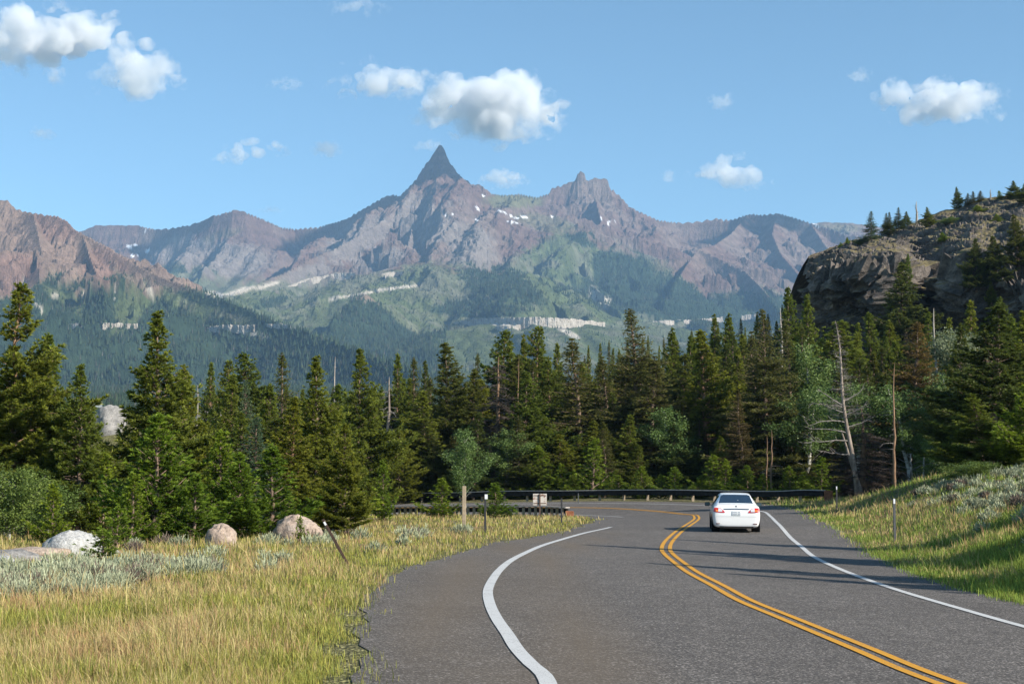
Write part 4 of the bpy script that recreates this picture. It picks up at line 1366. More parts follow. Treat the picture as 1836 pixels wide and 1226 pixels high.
# young pines in a row right behind the far guard rail
row = [(740, 852, 120, 62), (772, 845, 119, 48), (870, 842, 113.5, 44), (905, 826, 113, 58), (963, 800, 112, 66), (1003, 832, 110.5, 40), (1029, 846, 110, 36), (1062, 786, 109.5, 66), (1106, 852, 108.5, 36), (1150, 836, 107, 44),
       (1184, 852, 106, 34), (1213, 838, 105.5, 50), (1258, 852, 104, 36), (1279, 816, 103.5, 52), (1303, 824, 103, 44), (1340, 834, 101.5, 54), (1366, 850, 100.5, 40), (1412, 836, 98.5, 50), (1442, 846, 97.5, 44), (1470, 820, 97, 56)]
marks = ["left of the aspen, rising behind the far road", "left of the aspen, close to its stem", "right of the aspen's stem", "under the brown dead tree", "under the bright full pine", "below the red barked pine",
         "below the olive spruce", "at the olive spruce's right foot, tallest of the row", "at the tallest spruce's left foot", "under the tallest spruce", "at the tallest spruce's right foot", "below the pale stemmed aspen",
         "left below the sunlit trunk pine", "just left above the car roof", "right above the car roof", "behind the car's right side", "left of the pale trunk pair behind the rail", "right of the pale trunk pair behind the rail", "second from the rail's rusty right end", "nearest to the rail's rusty right end"]
for i, ((px, top, d, wd), mk) in enumerate(zip(row, marks)):
    tree("young_b" if i % 3 else "young_a", px, top, d, wd, "small pine behind the far rail, " + mk, "small pines lining the far guard rail")

# pairs of pale trunks seen through the crowns
tree("pole_trunk", 1381, 770, 102, 30, "pale bare trunk standing right of the car above the rail", MG, *SN)
tree("pole_trunk", 1373, 780, 103, 26, "thinner pale trunk beside the one right of the car", MG, *SN)
tree("pole_trunk", 928, 640, 119, 26, "slim orange trunk in the bright full pine's shade", MG, *SN)

# the packed ranks of conifers further in: nothing tells one from the next
rr = random.Random(5)
kinds = ["spruce_b", "pine_dark", "spruce_c", "pine_a", "spruce_b", "pine_d", "pine_b"]


def fill(x0, x1, n, d0, d1, skyline, group, label, wd=(60, 105), drop=(10, 110), pick=kinds):
    for i in range(n):
        px = x0 + (x1 - x0) * (i + rr.uniform(0.1, 0.9)) / n
        d = rr.uniform(d0, d1)
        top = np.interp(px, [a for a, _ in skyline], [b for _, b in skyline]) + rr.uniform(*drop)
        k = rr.choice(pick)
        nm = ST_ if k.startswith("spruce") else PT
        tree(k, px, top, d, rr.uniform(*wd) * 110 / d, label, group, *nm)


SKY = [(640, 640), (700, 650), (760, 660), (812, 640), (860, 650), (900, 625), (957, 610), (1034, 625), (1140, 600), (1207, 610), (1280, 590), (1367, 580), (1420, 550), (1480, 590), (1560, 580), (1640, 590), (1700, 600), (1836, 580), (1950, 580)]
fill(655, 1000, 26, 122, 140, SKY, "conifers packed behind the far guard rail", "dark conifer packed among its neighbours behind the far guard rail, left of the olive spruces")
fill(1000, 1250, 22, 122, 142, SKY, "conifers packed around the tallest spruce", "dark conifer packed among its neighbours around the tallest spruce")
fill(1250, 1480, 22, 118, 140, SKY, "conifers packed behind the white car", "dark conifer packed among its neighbours behind the white car")
fill(1480, 1720, 24, 112, 138, SKY, "conifers packed below the bluff", "conifer packed among its neighbours below the bluff, right of the leaning snag")
fill(1700, 1960, 20, 92, 128, SKY, "conifers packed on the right slope", "conifer packed among its neighbours on the right slope", drop=(-20, 70))
fill(640, 1500, 26, 112, 119, [(640, 735), (900, 735), (1140, 740), (1500, 730)], "lower conifers under the tall ones", "low shaded conifer under the tall trees behind the far guard rail", wd=(50, 75), drop=(0, 60))
fill(-60, 600, 20, 66, 96, [(-60, 690), (150, 720), (230, 760), (330, 700), (450, 720), (620, 690), (720, 740)], "conifers packed behind the left-hand pines", "conifer packed among its neighbours behind the left-hand pines", drop=(0, 90))
fill(-60, 590, 15, 56, 64, [(-60, 780), (640, 790)], "low conifers under the left-hand pines", "low conifer in the shade under the left-hand pines", wd=(60, 95), drop=(0, 60), pick=["pine_d", "young_a", "pine_dark"])
# scattered pines on the bare slope further off, below the bluff's left end
fill(1040, 1440, 30, 215, 330, [(1040, 618), (1100, 610), (1180, 602), (1260, 582), (1340, 566), (1440, 545)], "distant pines on the slope left of the bluff", "small distant pine on the slope left of the bluff", wd=(40, 60), drop=(-6, 22), pick=["pine_b", "spruce_c", "pine_c"])
fill(340, 720, 16, 130, 190, [(340, 690), (720, 668)], "distant pines behind the left-hand skyline trees", "small distant pine behind the left-hand skyline trees", wd=(50, 70), drop=(0, 40), pick=["pine_b", "spruce_c", "pine_c"])
# ------------------------------------------------------------------ rock bluff on the right
def rock_material(name, lo, mid, hi, scale=1.0, grassy=True):
    t = NT(name)
    p = t.pos()
    a = t.noise(0.35 * scale, 6, 0.68, t.mapping(p, (1, 1, 1.6)))
    b = t.noise(2.4 * scale, 5, 0.7, p)
    c = t.ramp(a, [(0.30, lo), (0.50, mid), (0.68, hi)])
    c = t.mix(c, t.ramp(b, [(0.28, 0.5), (0.5, 1.0), (0.75, 1.4)]), 1.0, "MULTIPLY")
    if grassy:                       # dry grass and moss on the level ledges
        up = t.n("SeparateXYZ", ins={0: t.n("NewGeometry").outputs["True Normal"]}).outputs["Z"]
        m = t.n("Math", operation="ADD", ins={0: up, 1: t.ramp(a, [(0.35, 0.0), (0.65, 0.22)])}).outputs[0]
        g = t.ramp(b, [(0.3, (0.10, 0.085, 0.035)), (0.7, (0.24, 0.19, 0.10))])
        c = t.mix(c, g, t.ramp(m, [(0.90, 0.0), (1.02, 1.0)]))
    return t.done(t.bsdf(c, 0.92, 0.15, normal=t.bump(b, 0.9, 0.25 / scale)))


def blocks(x, y, z, sz):
    """Jointed rock: one offset for each cell of a jittered lattice."""
    x, y, z = x / sz[0], y / sz[1], z / sz[2]
    x0, y0, z0 = np.floor(x).astype(np.int64), np.floor(y).astype(np.int64), np.floor(z).astype(np.int64)
    best = np.full(x.shape, 1e9); val = np.zeros(x.shape)
    for i in (-1, 0, 1):
        for j in (-1, 0, 1):
            for k in (-1, 0, 1):
                h = _h(x0 + i, y0 + j, z0 + k, 55)
                px_, py_, pz_ = (h & 255) / 255.0, ((h >> 8) & 255) / 255.0, ((h >> 16) & 255) / 255.0
                d = (x0 + i + px_ - x) ** 2 + (y0 + j + py_ - y) ** 2 + (z0 + k + pz_ - z) ** 2
                m = d < best
                best = np.where(m, d, best)
                # each block also leans its own way
                lean = (px_ - 0.5) * (x - x0 - i - px_) + (pz_ - 0.5) * (z - z0 - k - pz_)
                val = np.where(m, ((h >> 24) & 127) / 63.5 - 1.0 + 1.2 * lean, val)
    return val * 0.55


def bluff():
    crest = [(1428, 500), (1433, 482), (1440, 468), (1452, 459), (1475, 449), (1500, 440), (1530, 430), (1560, 426), (1590, 417), (1625, 405), (1660, 388), (1690, 377), (1720, 371), (1760, 357), (1800, 353), (1836, 349), (1950, 332), (2200, 300), (2500, 330)]
    brow = [(1428, 525), (1440, 505), (1470, 492), (1520, 478), (1560, 474), (1600, 486), (1650, 496), (1700, 480), (1760, 492), (1836, 520), (2200, 500), (2500, 500)]
    dbrow = [(1428, 226), (1450, 214), (1480, 209), (1540, 204), (1605, 198), (1630, 210), (1660, 212), (1740, 188), (1790, 186), (1836, 176), (2200, 150), (2500, 150)]
    dcrest = [(1428, 236), (1470, 246), (1540, 258), (1640, 266), (1760, 262), (1836, 254), (2200, 235), (2500, 220)]
    I = lambda q, tb: np.interp(q, [a for a, _ in tb], [b for _, b in tb])
    us = np.concatenate([[1484, 1467, 1455], np.arange(1450, 1900, 1.7), np.arange(1900, 2500, 10)])
    dd = np.concatenate([[34, 14, 4], np.zeros(len(us) - 3)])
    rows = []
    n1_, n2_, n3_ = 70, 90, 14
    zb = np.array([pt(q, 660, I(q, dbrow))[2] for q in us])
    for r in range(n1_):                                   # the cliff, leaning out a little at the top
        f = r / n1_
        py = 690 + (I(us, brow) - 690) * f
        d = I(us, dbrow) + dd + 2.5 * math.sin(f * math.pi) - 1.5 * f
        rows.append(np.array([pt(a, b, c) for a, b, c in zip(us, py, d)]))
    for r in range(n2_):                                   # the sloping rock back
        f = r / (n2_ - 1)
        py = I(us, brow) + (I(us, crest) - I(us, brow)) * (f ** 0.85)
        d = I(us, dbrow) + (I(us, dcrest) - I(us, dbrow)) * f + dd
        rows.append(np.array([pt(a, b, c) for a, b, c in zip(us, py, d)]))
    last = rows[-1]
    for r in range(1, n3_ + 1):
        f = r / n3_
        q = last.copy(); q[:, 1] += 70 * f; q[:, 2] -= 42 * f ** 1.6
        rows.append(q)
    V = np.stack(rows, 0)
    N = np.cross(np.gradient(V, axis=1), np.gradient(V, axis=0))
    N /= np.linalg.norm(N, axis=2)[..., None] + 1e-9
    if N[20, 60, 1] > 0: N = -N
    x, y, z = V[..., 0], V[..., 1], V[..., 2]
    # slabs dipping to the left, broken by joints
    s = (x * 0.35 + z * 0.95)
    d = 2.6 * ridged3(x / 13, y / 22, s / 8, 4, 201, 0.55) - 1.2 + 1.7 * ridged3(x / 4.5, y / 7, s / 2.2, 4, 202, 0.62) + 1.3 * fbm3(x / 9, y / 12, z / 9, 3, 203)
    d += 1.5 * blocks(x, y, s, (4.2, 6.5, 2.6)) + 0.6 * blocks(x + 31, y, s + 7, (1.7, 2.6, 1.1)) + 0.5 * ridged3(x / 1.7, y / 2.4, s / 1.0, 3, 207, 0.6)
    d[:n1_] = d[:n1_] * 1.15 + (3.2 * blocks(x + 0.5 * z, y + 50, z - 0.6 * x, (5.0, 8.0, 7.0)) + 1.4 * blocks(x + 0.5 * z + 9, y, z - 0.6 * x, (1.9, 3.0, 2.6)))[:n1_]
    d += 0.9 * np.tanh(5 * fbm3(x / 9 + z / 14, y / 12, s / 2.6, 3, 204))
    d[n1_:] = d[n1_:] * np.linspace(1.0, 0.42, 24)[np.minimum(np.arange(d.shape[0] - n1_), 23)][:, None]
    k = np.ones(d.shape); k[-n3_:] *= 0.6
    crestw = 1 - 0.75 * np.exp(-((np.arange(V.shape[0]) - (n1_ + n2_ - 1)) / 5.0) ** 2)
    V = V + N * (d * k * crestw[:, None])[..., None]
    return V


BV = bluff()
me = fast_mesh("rock_bluff", BV.reshape(-1, 3), grid_faces(*BV.shape[:2]), smooth=False)
bl = link("cliff", me, rock_material("bluff_rock", (0.032, 0.028, 0.026), (0.098, 0.084, 0.075), (0.200, 0.172, 0.150)))
tag(bl, kind="structure")


def on_bluff(px, py):
    """Nearest bluff surface point that shows at a photo pixel."""
    qx, qy = proj(BV[..., 0], BV[..., 1], BV[..., 2])
    e = (qx - px) ** 2 + (qy - py) ** 2 + 0.02 * BV[..., 1]
    i = np.unravel_index(np.argmin(e), e.shape)
    return BV[i]


BG = "trees growing on the rock bluff"
for kind, px, py, top, wd, label, nm in [
    ("spruce_blue", 1560, 430, 377, 36, "silvery spruce leading the row on the bluff's skyline", ST_),
    ("spruce_b", 1588, 420, 381, 22, "dark spruce second on the bluff's skyline, right of the silvery one", ST_),
    ("spruce_b", 1598, 419, 379, 24, "dark spruce third in the row on the bluff's skyline", ST_),
    ("spruce_b", 1611, 415, 371, 26, "tallest of the dark spruces in the row on the bluff's skyline", ST_),
    ("pine_a", 1626, 410, 379, 26, "small pine ending the dark spruce row on the bluff", PT),
    ("dead_spire", 1643, 398, 360, 20, "thin dead spire alone on the bluff's skyline", SN),
    ("pine_d", 1665, 405, 369, 30, "bushy pine in the middle of the bluff's skyline", PT),
    ("pine_a", 1716, 374, 334, 26, "tall lone pine on the upper bluff skyline", PT),
    ("spruce_c", 1736, 367, 346, 18, "left of three small spruces on the upper bluff skyline", ST_),
    ("spruce_c", 1746, 364, 342, 18, "middle of three small spruces on the upper bluff skyline", ST_),
    ("spruce_c", 1757, 361, 341, 20, "right of three small spruces on the upper bluff skyline", ST_),
    ("dead_spire", 1775, 358, 339, 14, "short dead spire right of three small skyline spruces", SN),
    ("young_b", 1792, 357, 341, 20, "small scrubby pine near the top of the bluff", PT),
    ("pine_d", 1820, 356, 323, 36, "bushy dark pine at the bluff's top right", PT),
    ("pine_a", 1838, 362, 326, 36, "dark pine half out of the frame at the bluff's top right", PT),
    ("young_a", 1519, 444, 425, 18, "small pine at the left end of the bluff top", PT),
    ("young_a", 1508, 450, 434, 18, "low scrub pine clinging to the bluff's left corner", PT),
    ("willow", 1540, 440, 428, 22, "low green shrub on the bluff top left of the silvery spruce", ("leafy_shrub", "shrub")),
    ("pine_dark", 1750, 522, 425, 52, "shaded pine before the dark cliff, left of two", PT),
    ("pine_dark", 1790, 512, 420, 60, "broad shaded pine before the dark cliff, right of two", PT),
    ("pine_dark", 1826, 485, 384, 60, "shaded pine at the right border halfway up the bluff", PT),
    ("pine_b", 1779, 552, 503, 28, "small pine at the foot of the broad shaded cliff pine", PT),
    ("young_a", 1627, 500, 456, 22, "bright young pine on the ledge above the big shaded cliff pine", PT),
    ("young_a", 1689, 432, 416, 24, "round green shrubby pine on the bare bluff slope", PT),
    ("young_a", 1787, 400, 383, 26, "round green bush pine on the upper bluff slope", PT),
    ("young_a", 1752, 382, 368, 30, "low bush pine under three small skyline spruces", PT),
    ("willow", 1545, 480, 466, 28, "dull green bush on the bluff's lit left shoulder", ("leafy_shrub", "shrub")),
    ("willow", 1668, 490, 474, 30, "dull bush above the shadowed cliff", ("leafy_shrub", "shrub")),
    ("willow", 1725, 440, 428, 34, "spreading bush in the middle of the bluff slope", ("leafy_shrub", "shrub")),
    ("willow", 1700, 400, 390, 30, "grey-green bush high on the bluff slope", ("leafy_shrub", "shrub")),
    ("willow", 1580, 540, 522, 18, "little aspen bush at the dark cliff's foot", ("leafy_shrub", "shrub")),
]:
    q = on_bluff(px, py)
    hh = (py - top) / F * q[1]
    plant(nm[0], kind, (q[0], q[1], q[2] - 0.25), hh + 0.2, wd / F * q[1], label, nm[1], BG)

# ------------------------------------------------------------------ boulders
def boulder(px, top, base, width, d, mat, label, seed, group=None, depth=0.8, flat=0.5):
    x, y, z0 = pt(px, base, d)
    z0 = min(z0, gz(x, y) + 0.1)
    hgt = pt(px, top, d)[2] - z0
    wd = width / F * d
    nu, nv = 56, 30
    th = np.linspace(0, 2 * math.pi, nu, endpoint=False); ph = np.linspace(-0.25 * math.pi, math.pi / 2, nv)
    T, Pp = np.meshgrid(th, ph)
    e = flat
    cx = np.cos(Pp) ** 1.0
    V = np.stack([np.cos(T) * cx, np.sin(T) * cx, np.sign(np.sin(Pp)) * np.abs(np.sin(Pp)) ** (0.9)], -1)
    k = 1 + 0.07 * blocks(V[..., 0] * 1.5 + seed, V[..., 1] * 1.5, V[..., 2] * 1.5, (1.0, 1.0, 0.8)) + 0.28 * fbm3(V[..., 0] * 1.3 + seed, V[..., 1] * 1.3, V[..., 2] * 1.3, 3, seed) + 0.055 * ridged3(V[..., 0] * 3.5, V[..., 1] * 3.5 + seed, V[..., 2] * 5, 4, seed + 9)
    V = V * k[..., None]
    V = V / np.array([np.ptp(V[..., 0]) / wd, np.ptp(V[..., 1]) / (wd * depth), V[..., 2].max() / hgt])
    i = np.arange(nv - 1)[:, None] * nu + np.arange(nu)[None]
    j = np.arange(nv - 1)[:, None] * nu + ((np.arange(nu) + 1) % nu)[None]
    f = np.stack([i, j, j + nu, i + nu], -1).reshape(-1, 4)
    o = link("boulder", fast_mesh("boulder", V.reshape(-1, 3), f, smooth=True), mat)
    o.location = (x, y, z0)
    tag(o, label, "boulder", group or "granite boulders in the meadow")
    return o


GRANITE = rock_material("pale_granite", (0.28, 0.28, 0.275), (0.38, 0.375, 0.365), (0.46, 0.455, 0.44), 5.0, False)
GRANITE_PINK = rock_material("pink_granite", (0.27, 0.20, 0.165), (0.36, 0.28, 0.225), (0.42, 0.345, 0.29), 5.0, False)
GRANITE_GREY = rock_material("grey_granite", (0.17, 0.165, 0.16), (0.24, 0.23, 0.22), (0.31, 0.295, 0.28), 5.0, False)
boulder(130, 949, 1004, 122, 35.0, GRANITE, "largest white boulder, smooth and domed, behind the pine sapling", 1, flat=0.5)
boulder(62, 979, 1004, 135, 33.2, GRANITE_PINK, "flat pinkish rock running in front of the largest white boulder", 2)
boulder(22, 984, 1014, 132, 31.8, GRANITE_GREY, "dark grey flat boulder before the pinkish rock", 3)
boulder(-2, 994, 1024, 72, 30.4, GRANITE, "small pale boulder at the photo's left border", 4)
boulder(208, 984, 1004, 26, 36.0, GRANITE, "fist-like small white rock right of the pine sapling", 5)
boulder(396, 937, 978, 58, 40.0, GRANITE_PINK, "small tan boulder under the slender bright pine", 6)
boulder(530, 921, 960, 94, 44.5, GRANITE_PINK, "low pink boulder left of the leaning marker post", 7, depth=0.7)
boulder(194, 725, 770, 62, 118.0, GRANITE_GREY, "round granite boulder on the knoll beside the tallest left-hand pine", 8, "granite rocks on the knoll")
boulder(376, 728, 785, 70, 124.0, GRANITE_GREY, "rock ledge behind the dull green pine", 9, "granite rocks on the knoll")
boulder(716, 868, 894, 52, 119.5, GRANITE_PINK, "pale rock on the bank behind the far rail, below the snag", 10, "granite rocks on the knoll")

# ------------------------------------------------------------------ simple solid builder
class Solid:
    def __init__(self): self.bm = bmesh.new()

    def box(self, c, s, rot=None, bev=0.0):
        r = bmesh.ops.create_cube(self.bm, size=1.0)
        vs = r["verts"]
        m = Matrix.Translation(c) @ (rot.to_4x4() if rot is not None else Matrix.Identity(4)) @ Matrix.Diagonal((*s, 1))
        bmesh.ops.transform(self.bm, matrix=m, verts=vs)
        if bev:
            es = list({e for v in vs for e in v.link_edges})
            bmesh.ops.bevel(self.bm, geom=es, offset=bev, segments=2, profile=0.5, affect="EDGES", clamp_overlap=True)
        return self

    def cyl(self, a, b, r, seg=14, r2=None):
        a, b = Vector(a), Vector(b)
        d = b - a
        q = bmesh.ops.create_cone(self.bm, cap_ends=True, segments=seg, radius1=r, radius2=r if r2 is None else r2, depth=d.length)
        bmesh.ops.transform(self.bm, matrix=Matrix.Translation((a + b) / 2) @ d.to_track_quat("Z", "Y").to_matrix().to_4x4(), verts=q["verts"])
        return self

    def poly(self, pts, thick, axis=1):
        """A flat outline in x-z pushed out along y."""
        a = [self.bm.verts.new((x, 0, z)) for x, z in pts]
        b = [self.bm.verts.new((x, thick, z)) for x, z in pts]
        n = len(pts)
        self.bm.faces.new(a); self.bm.faces.new(b[::-1])
        for i in range(n): self.bm.faces.new((a[(i + 1) % n], a[i], b[i], b[(i + 1) % n]))
        bmesh.ops.recalc_face_normals(self.bm, faces=self.bm.faces[:])
        return self

    def done(self, name, mat, parent=None, smooth=False):
        me = bpy.data.meshes.new(name)
        self.bm.to_mesh(me); self.bm.free()
        if smooth: me.polygons.foreach_set("use_smooth", np.ones(len(me.polygons), bool))
        return link(name, me, mat, parent)


# ------------------------------------------------------------------ guard rails
TIMBER_DARK = simple("tarred_timber", (0.020, 0.017, 0.015), 0.85, 0.2, var=0.5, scale=3.0, bump=0.3)
TIMBER_TOP = simple("bleached_timber_cap", (0.42, 0.38, 0.34), 0.9, 0.1, var=0.35, scale=4.0)
TIMBER_POST = simple("weathered_post_wood", (0.34, 0.27, 0.19), 0.9, 0.1, var=0.35, scale=7.0, bump=0.3)
RUST_ = simple("rusty_end_block", (0.26, 0.105, 0.055), 0.9, 0.1, var=0.45, scale=6.0, bump=0.4)


def beam(line, z0, z1, half, name, mat, parent, gaps=None):
    """A bar following a line, from height z0 to z1 above its foot."""
    s = spline(line, 0.6)
    d = np.gradient(s[:, :2], axis=0); d /= np.linalg.norm(d, axis=1)[:, None]
    nr = np.stack([-d[:, 1], d[:, 0]], 1)
    rows = []
    for sx, h in ((-half, z0), (half, z0), (half, z1), (-half, z1)):
        rows.append(np.column_stack([s[:, :2] + nr * sx, s[:, 2] + h]))
    V = np.stack(rows, 1)
    n = len(s)
    i = np.arange(n - 1)[:, None] * 4 + np.arange(4)[None]
    j = np.arange(n - 1)[:, None] * 4 + (np.arange(4)[None] + 1) % 4
    f = np.stack([i, j, j + 4, i + 4], -1).reshape(-1, 4)
    f = np.vstack([f, [[0, 3, 2, 1], [4 * n - 4, 4 * n - 3, 4 * n - 2, 4 * n - 1]]])
    return link(name, fast_mesh(name, V.reshape(-1, 3), f), mat, parent)


def along(line, step):
    s = spline(line, 0.1)
    return s[::max(1, int(step / 0.1))]


def rail_line(base):
    b = base.copy()
    b[:, 2] = [gz(x, y) for x, y in b[:, :2]]
    return b


RF = rail_line(RAIL_FAR)
gr = empty("guard_rail", tuple(RF[0]))
tag(gr, "long dark timber guard rail curving round the outside of the bend", "guard rail")


def local(o, root):
    o.parent = root
    o.matrix_parent_inverse = Matrix.Translation(root.location).inverted()
    return o


local(beam(RF, 0.38, 0.72, 0.09, "rail", TIMBER_DARK, None), gr)
local(beam(RF, 0.722, 0.775, 0.14, "top_board", TIMBER_TOP, None), gr)
for p in along(RF, 2.0)[1:]:
    local(Solid().box((p[0], p[1] + 0.19, p[2] + 0.18), (0.18, 0.18, 0.92)).done("post", TIMBER_POST), gr)
local(Solid().box((RF[0][0] + 0.25, RF[0][1] - 0.02, RF[0][2] + 0.34), (0.52, 0.34, 0.80), bev=0.03).done("end_block", RUST_), gr)

RN = rail_line(RAIL_NEAR)
gr2 = empty("guard_rail", tuple(RN[0]))
tag(gr2, "low timber barrier with close-set pale posts on the inside of the bend", "guard rail")
local(beam(RN + np.array([0, 0.32, 0]), 0.22, 0.50, 0.07, "rail", TIMBER_DARK, None), gr2)
local(beam(RN + np.array([0, 0.10, 0]), 0.545, 0.60, 0.16, "top_board", TIMBER_TOP, None), gr2)
for k, p in enumerate(along(RN, 0.52)[1:44]):
    local(Solid().box((p[0], p[1] + 0.08, p[2] + 0.16), (0.17, 0.17, 0.76)).done("post", TIMBER_POST), gr2)
local(Solid().box((RN[0][0] + 0.1, RN[0][1] - 0.05, RN[0][2] + 0.16), (0.50, 0.4, 0.42), bev=0.04).done("end_block", RUST_), gr2)

# ------------------------------------------------------------------ marker posts
STEEL = simple("dull_black_steel", (0.035, 0.035, 0.038), 0.55, 0.4, var=0.4, scale=9.0)
STEEL_RUST = simple("rusting_black_steel", (0.060, 0.036, 0.026), 0.75, 0.3, var=0.6, scale=12.0)
STEEL_GREY = simple("galvanised_post", (0.085, 0.088, 0.092), 0.6, 0.3, var=0.3, scale=9.0)
REFLECT = simple("white_reflector", (0.72, 0.73, 0.74), 0.35, 0.5)


def marker(px, top, base, d, mat, label, lean=0.0, kind="plate", wid=0.055):
    x, y, _ = pt(px, base, d)
    z = gz(x, y)
    zt = pt(px, top, d)[2]
    Hh = zt - z
    root = empty("marker_post", (x, y, z))
    tag(root, label, "marker post", "roadside marker posts")
    s = Solid()
    w = wid
    # folded steel channel: web and two lips
    s.box((0, 0, Hh / 2 - 0.1), (w, 0.012, Hh + 0.2))
    s.box((-w / 2 - 0.003, 0.012, Hh / 2 - 0.1), (0.008, 0.024, Hh + 0.19))
    s.box((w / 2 + 0.003, 0.012, Hh / 2 - 0.1), (0.008, 0.024, Hh + 0.19))
    s.done("post", mat, root)
    if kind == "plate":
        Solid().box((0.03, -0.014, Hh - 0.10), (0.10, 0.008, 0.16), bev=0.003).done("reflector", REFLECT, root)
    elif kind == "cap":
        Solid().box((0, -0.012, Hh - 0.10), (w * 0.85, 0.008, 0.16), bev=0.003).done("reflector", REFLECT, root)
    elif kind == "stripe":
        Solid().box((0.0, -0.012, Hh - 0.10), (w * 0.95, 0.008, 0.08)).done("reflector", REFLECT, root)
    root.rotation_euler[1] = lean
    return root


xl, yl, zl = pt(622, 1027, 30.5)
m_ = marker(624, 918, 1036, 29.6, STEEL_RUST, "rusty marker post leaning hard to the left in the meadow", kind="stripe", wid=0.042)
m_.rotation_euler[1] = -math.atan2(47, 82)
marker(870, 885, 960, 49.0, STEEL, "black marker post with white plate right of the wooden post", kind="plate")
marker(1007, 893, 936, 64.0, STEEL, "short dark marker post at the tip of the meadow", kind="none", wid=0.065)
marker(1037, 884, 906, 101.5, STEEL_GREY, "thin grey marker post before the far rail", kind="none", wid=0.055)
marker(1501, 871, 922, 74.0, STEEL, "dark marker post near the far rail's rusty right end", kind="cap", wid=0.065)
marker(1605, 893, 970, 47.5, STEEL_GREY, "grey marker post with white top in the right-hand grass", kind="cap", wid=0.07)

# wooden post and the sign seen from behind
x, y, _ = pt(832, 947, 57)
z = gz(x, y)
wp = Solid().box((0, 0, 0.70), (0.15, 0.13, 1.75), bev=0.012).done("wooden_post", TIMBER_POST)
wp.location = (x, y, z)
tag(wp, "weathered square wooden post standing in the meadow grass", "post")

x, y, _ = pt(968, 924, 82)
z = gz(x, y)
sg = empty("road_sign", (x, y, z), 0.05)
tag(sg, "small rust-stained sign panel on a post before the low barrier", "sign")
t = NT("rust_streaked_paint")
p_ = t.geo()
f1 = t.noise(3.0, 5, 0.7, t.mapping(p_, (1, 1, 2.2)))
SIGN_P = t.done(t.bsdf(t.mix((0.50, 0.46, 0.42), (0.22, 0.09, 0.05), t.ramp(f1, [(0.52, 0.0), (0.60, 1.0)])), 0.7, 0.3))
for sx in (-0.20, 0.205):
    Solid().box((sx, 0.03, 1.07), (0.385, 0.012, 0.66), bev=0.01).done("panel", SIGN_P, sg)
Solid().box((0.0, -0.02, 0.62), (0.07, 0.07, 1.55)).done("post", simple("brown_steel_post", (0.10, 0.06, 0.045), 0.8), sg)
Solid().box((0.0, 0.012, 1.30), (0.7, 0.02, 0.04)).done("brace", simple("brown_steel_brace", (0.12, 0.07, 0.05), 0.8), sg)
Solid().box((0.0, 0.012, 0.86), (0.7, 0.02, 0.04)).done("brace", simple("brown_steel_brace", (0.12, 0.07, 0.05), 0.8), sg)

# small house glimpsed far down the valley
hx, hy, hz = pt(172, 722, 560)
hs = empty("house", (hx, hy, hz - 2), 0.5)
tag(hs, "tiny pale house with teal roof far off between the left-hand pines", "house")
Solid().box((0, 0, 1.4), (4.2, 3.4, 2.6)).done("wall", simple("white_siding", (0.22, 0.24, 0.25), 0.8), hs)
r_ = Solid().poly([(-2.6, 2.7), (2.6, 2.7), (0, 3.9)], 4.0).done("roof", simple("teal_metal_roof", (0.07, 0.15, 0.15), 0.6), hs)
r_.location = (0, -2.0, 0)
Solid().box((0.9, -1.73, 1.5), (0.8, 0.08, 0.9)).done("window", simple("dark_house_glass", (0.05, 0.06, 0.07), 0.3), hs)
# ------------------------------------------------------------------ the white car
from mathutils.bvhtree import BVHTree
PAINT = simple("white_car_paint", (0.80, 0.80, 0.80), 0.32, 0.5, coat=0.6)
TRIM = simple("black_plastic_trim", (0.018, 0.018, 0.02), 0.5, 0.4)
DARKBODY = simple("underbody_black", (0.010, 0.010, 0.011), 0.8, 0.2)
CHROME = simple("chrome_strip", (0.35, 0.37, 0.40), 0.15, 0.5, metal=1.0)
RUBBER = simple("tyre_rubber", (0.016, 0.016, 0.017), 0.85, 0.2)
ALLOY = simple("wheel_alloy", (0.42, 0.43, 0.45), 0.35, 0.5, metal=0.8)
SEAT = simple("grey_seat_fabric", (0.16, 0.16, 0.165), 0.9, 0.2)
RED_LENS = simple("red_lamp_lens", (0.55, 0.012, 0.010), 0.15, 0.6, coat=1.0)
AMBER_LENS = simple("amber_lamp_lens", (0.85, 0.22, 0.03), 0.15, 0.6, coat=1.0)
CLEAR_LENS = simple("clear_lamp_lens", (0.62, 0.62, 0.66), 0.12, 0.6, coat=1.0)
PLATE = simple("plate_paint", (0.60, 0.62, 0.64), 0.5, 0.3, var=0.1, scale=30)
PLATE_INK = simple("faded_plate_ink", (0.34, 0.37, 0.42), 0.6, 0.2)
t = NT("tinted_car_glass")
g1 = t.n("BsdfGlossy", ins={"Color": (0.35, 0.36, 0.37, 1), "Roughness": 0.03})
g2 = t.n("BsdfTransparent", ins={"Color": (0.40, 0.45, 0.46, 1)})
fr = t.n("Fresnel", ins={"IOR": 1.5})
mx = t.n("MixShader")
t.t.links.new(fr.outputs[0], mx.inputs[0]); t.t.links.new(g2.outputs[0], mx.inputs[1]); t.t.links.new(g1.outputs[0], mx.inputs[2])
GLASS = t.done(mx.outputs[0])


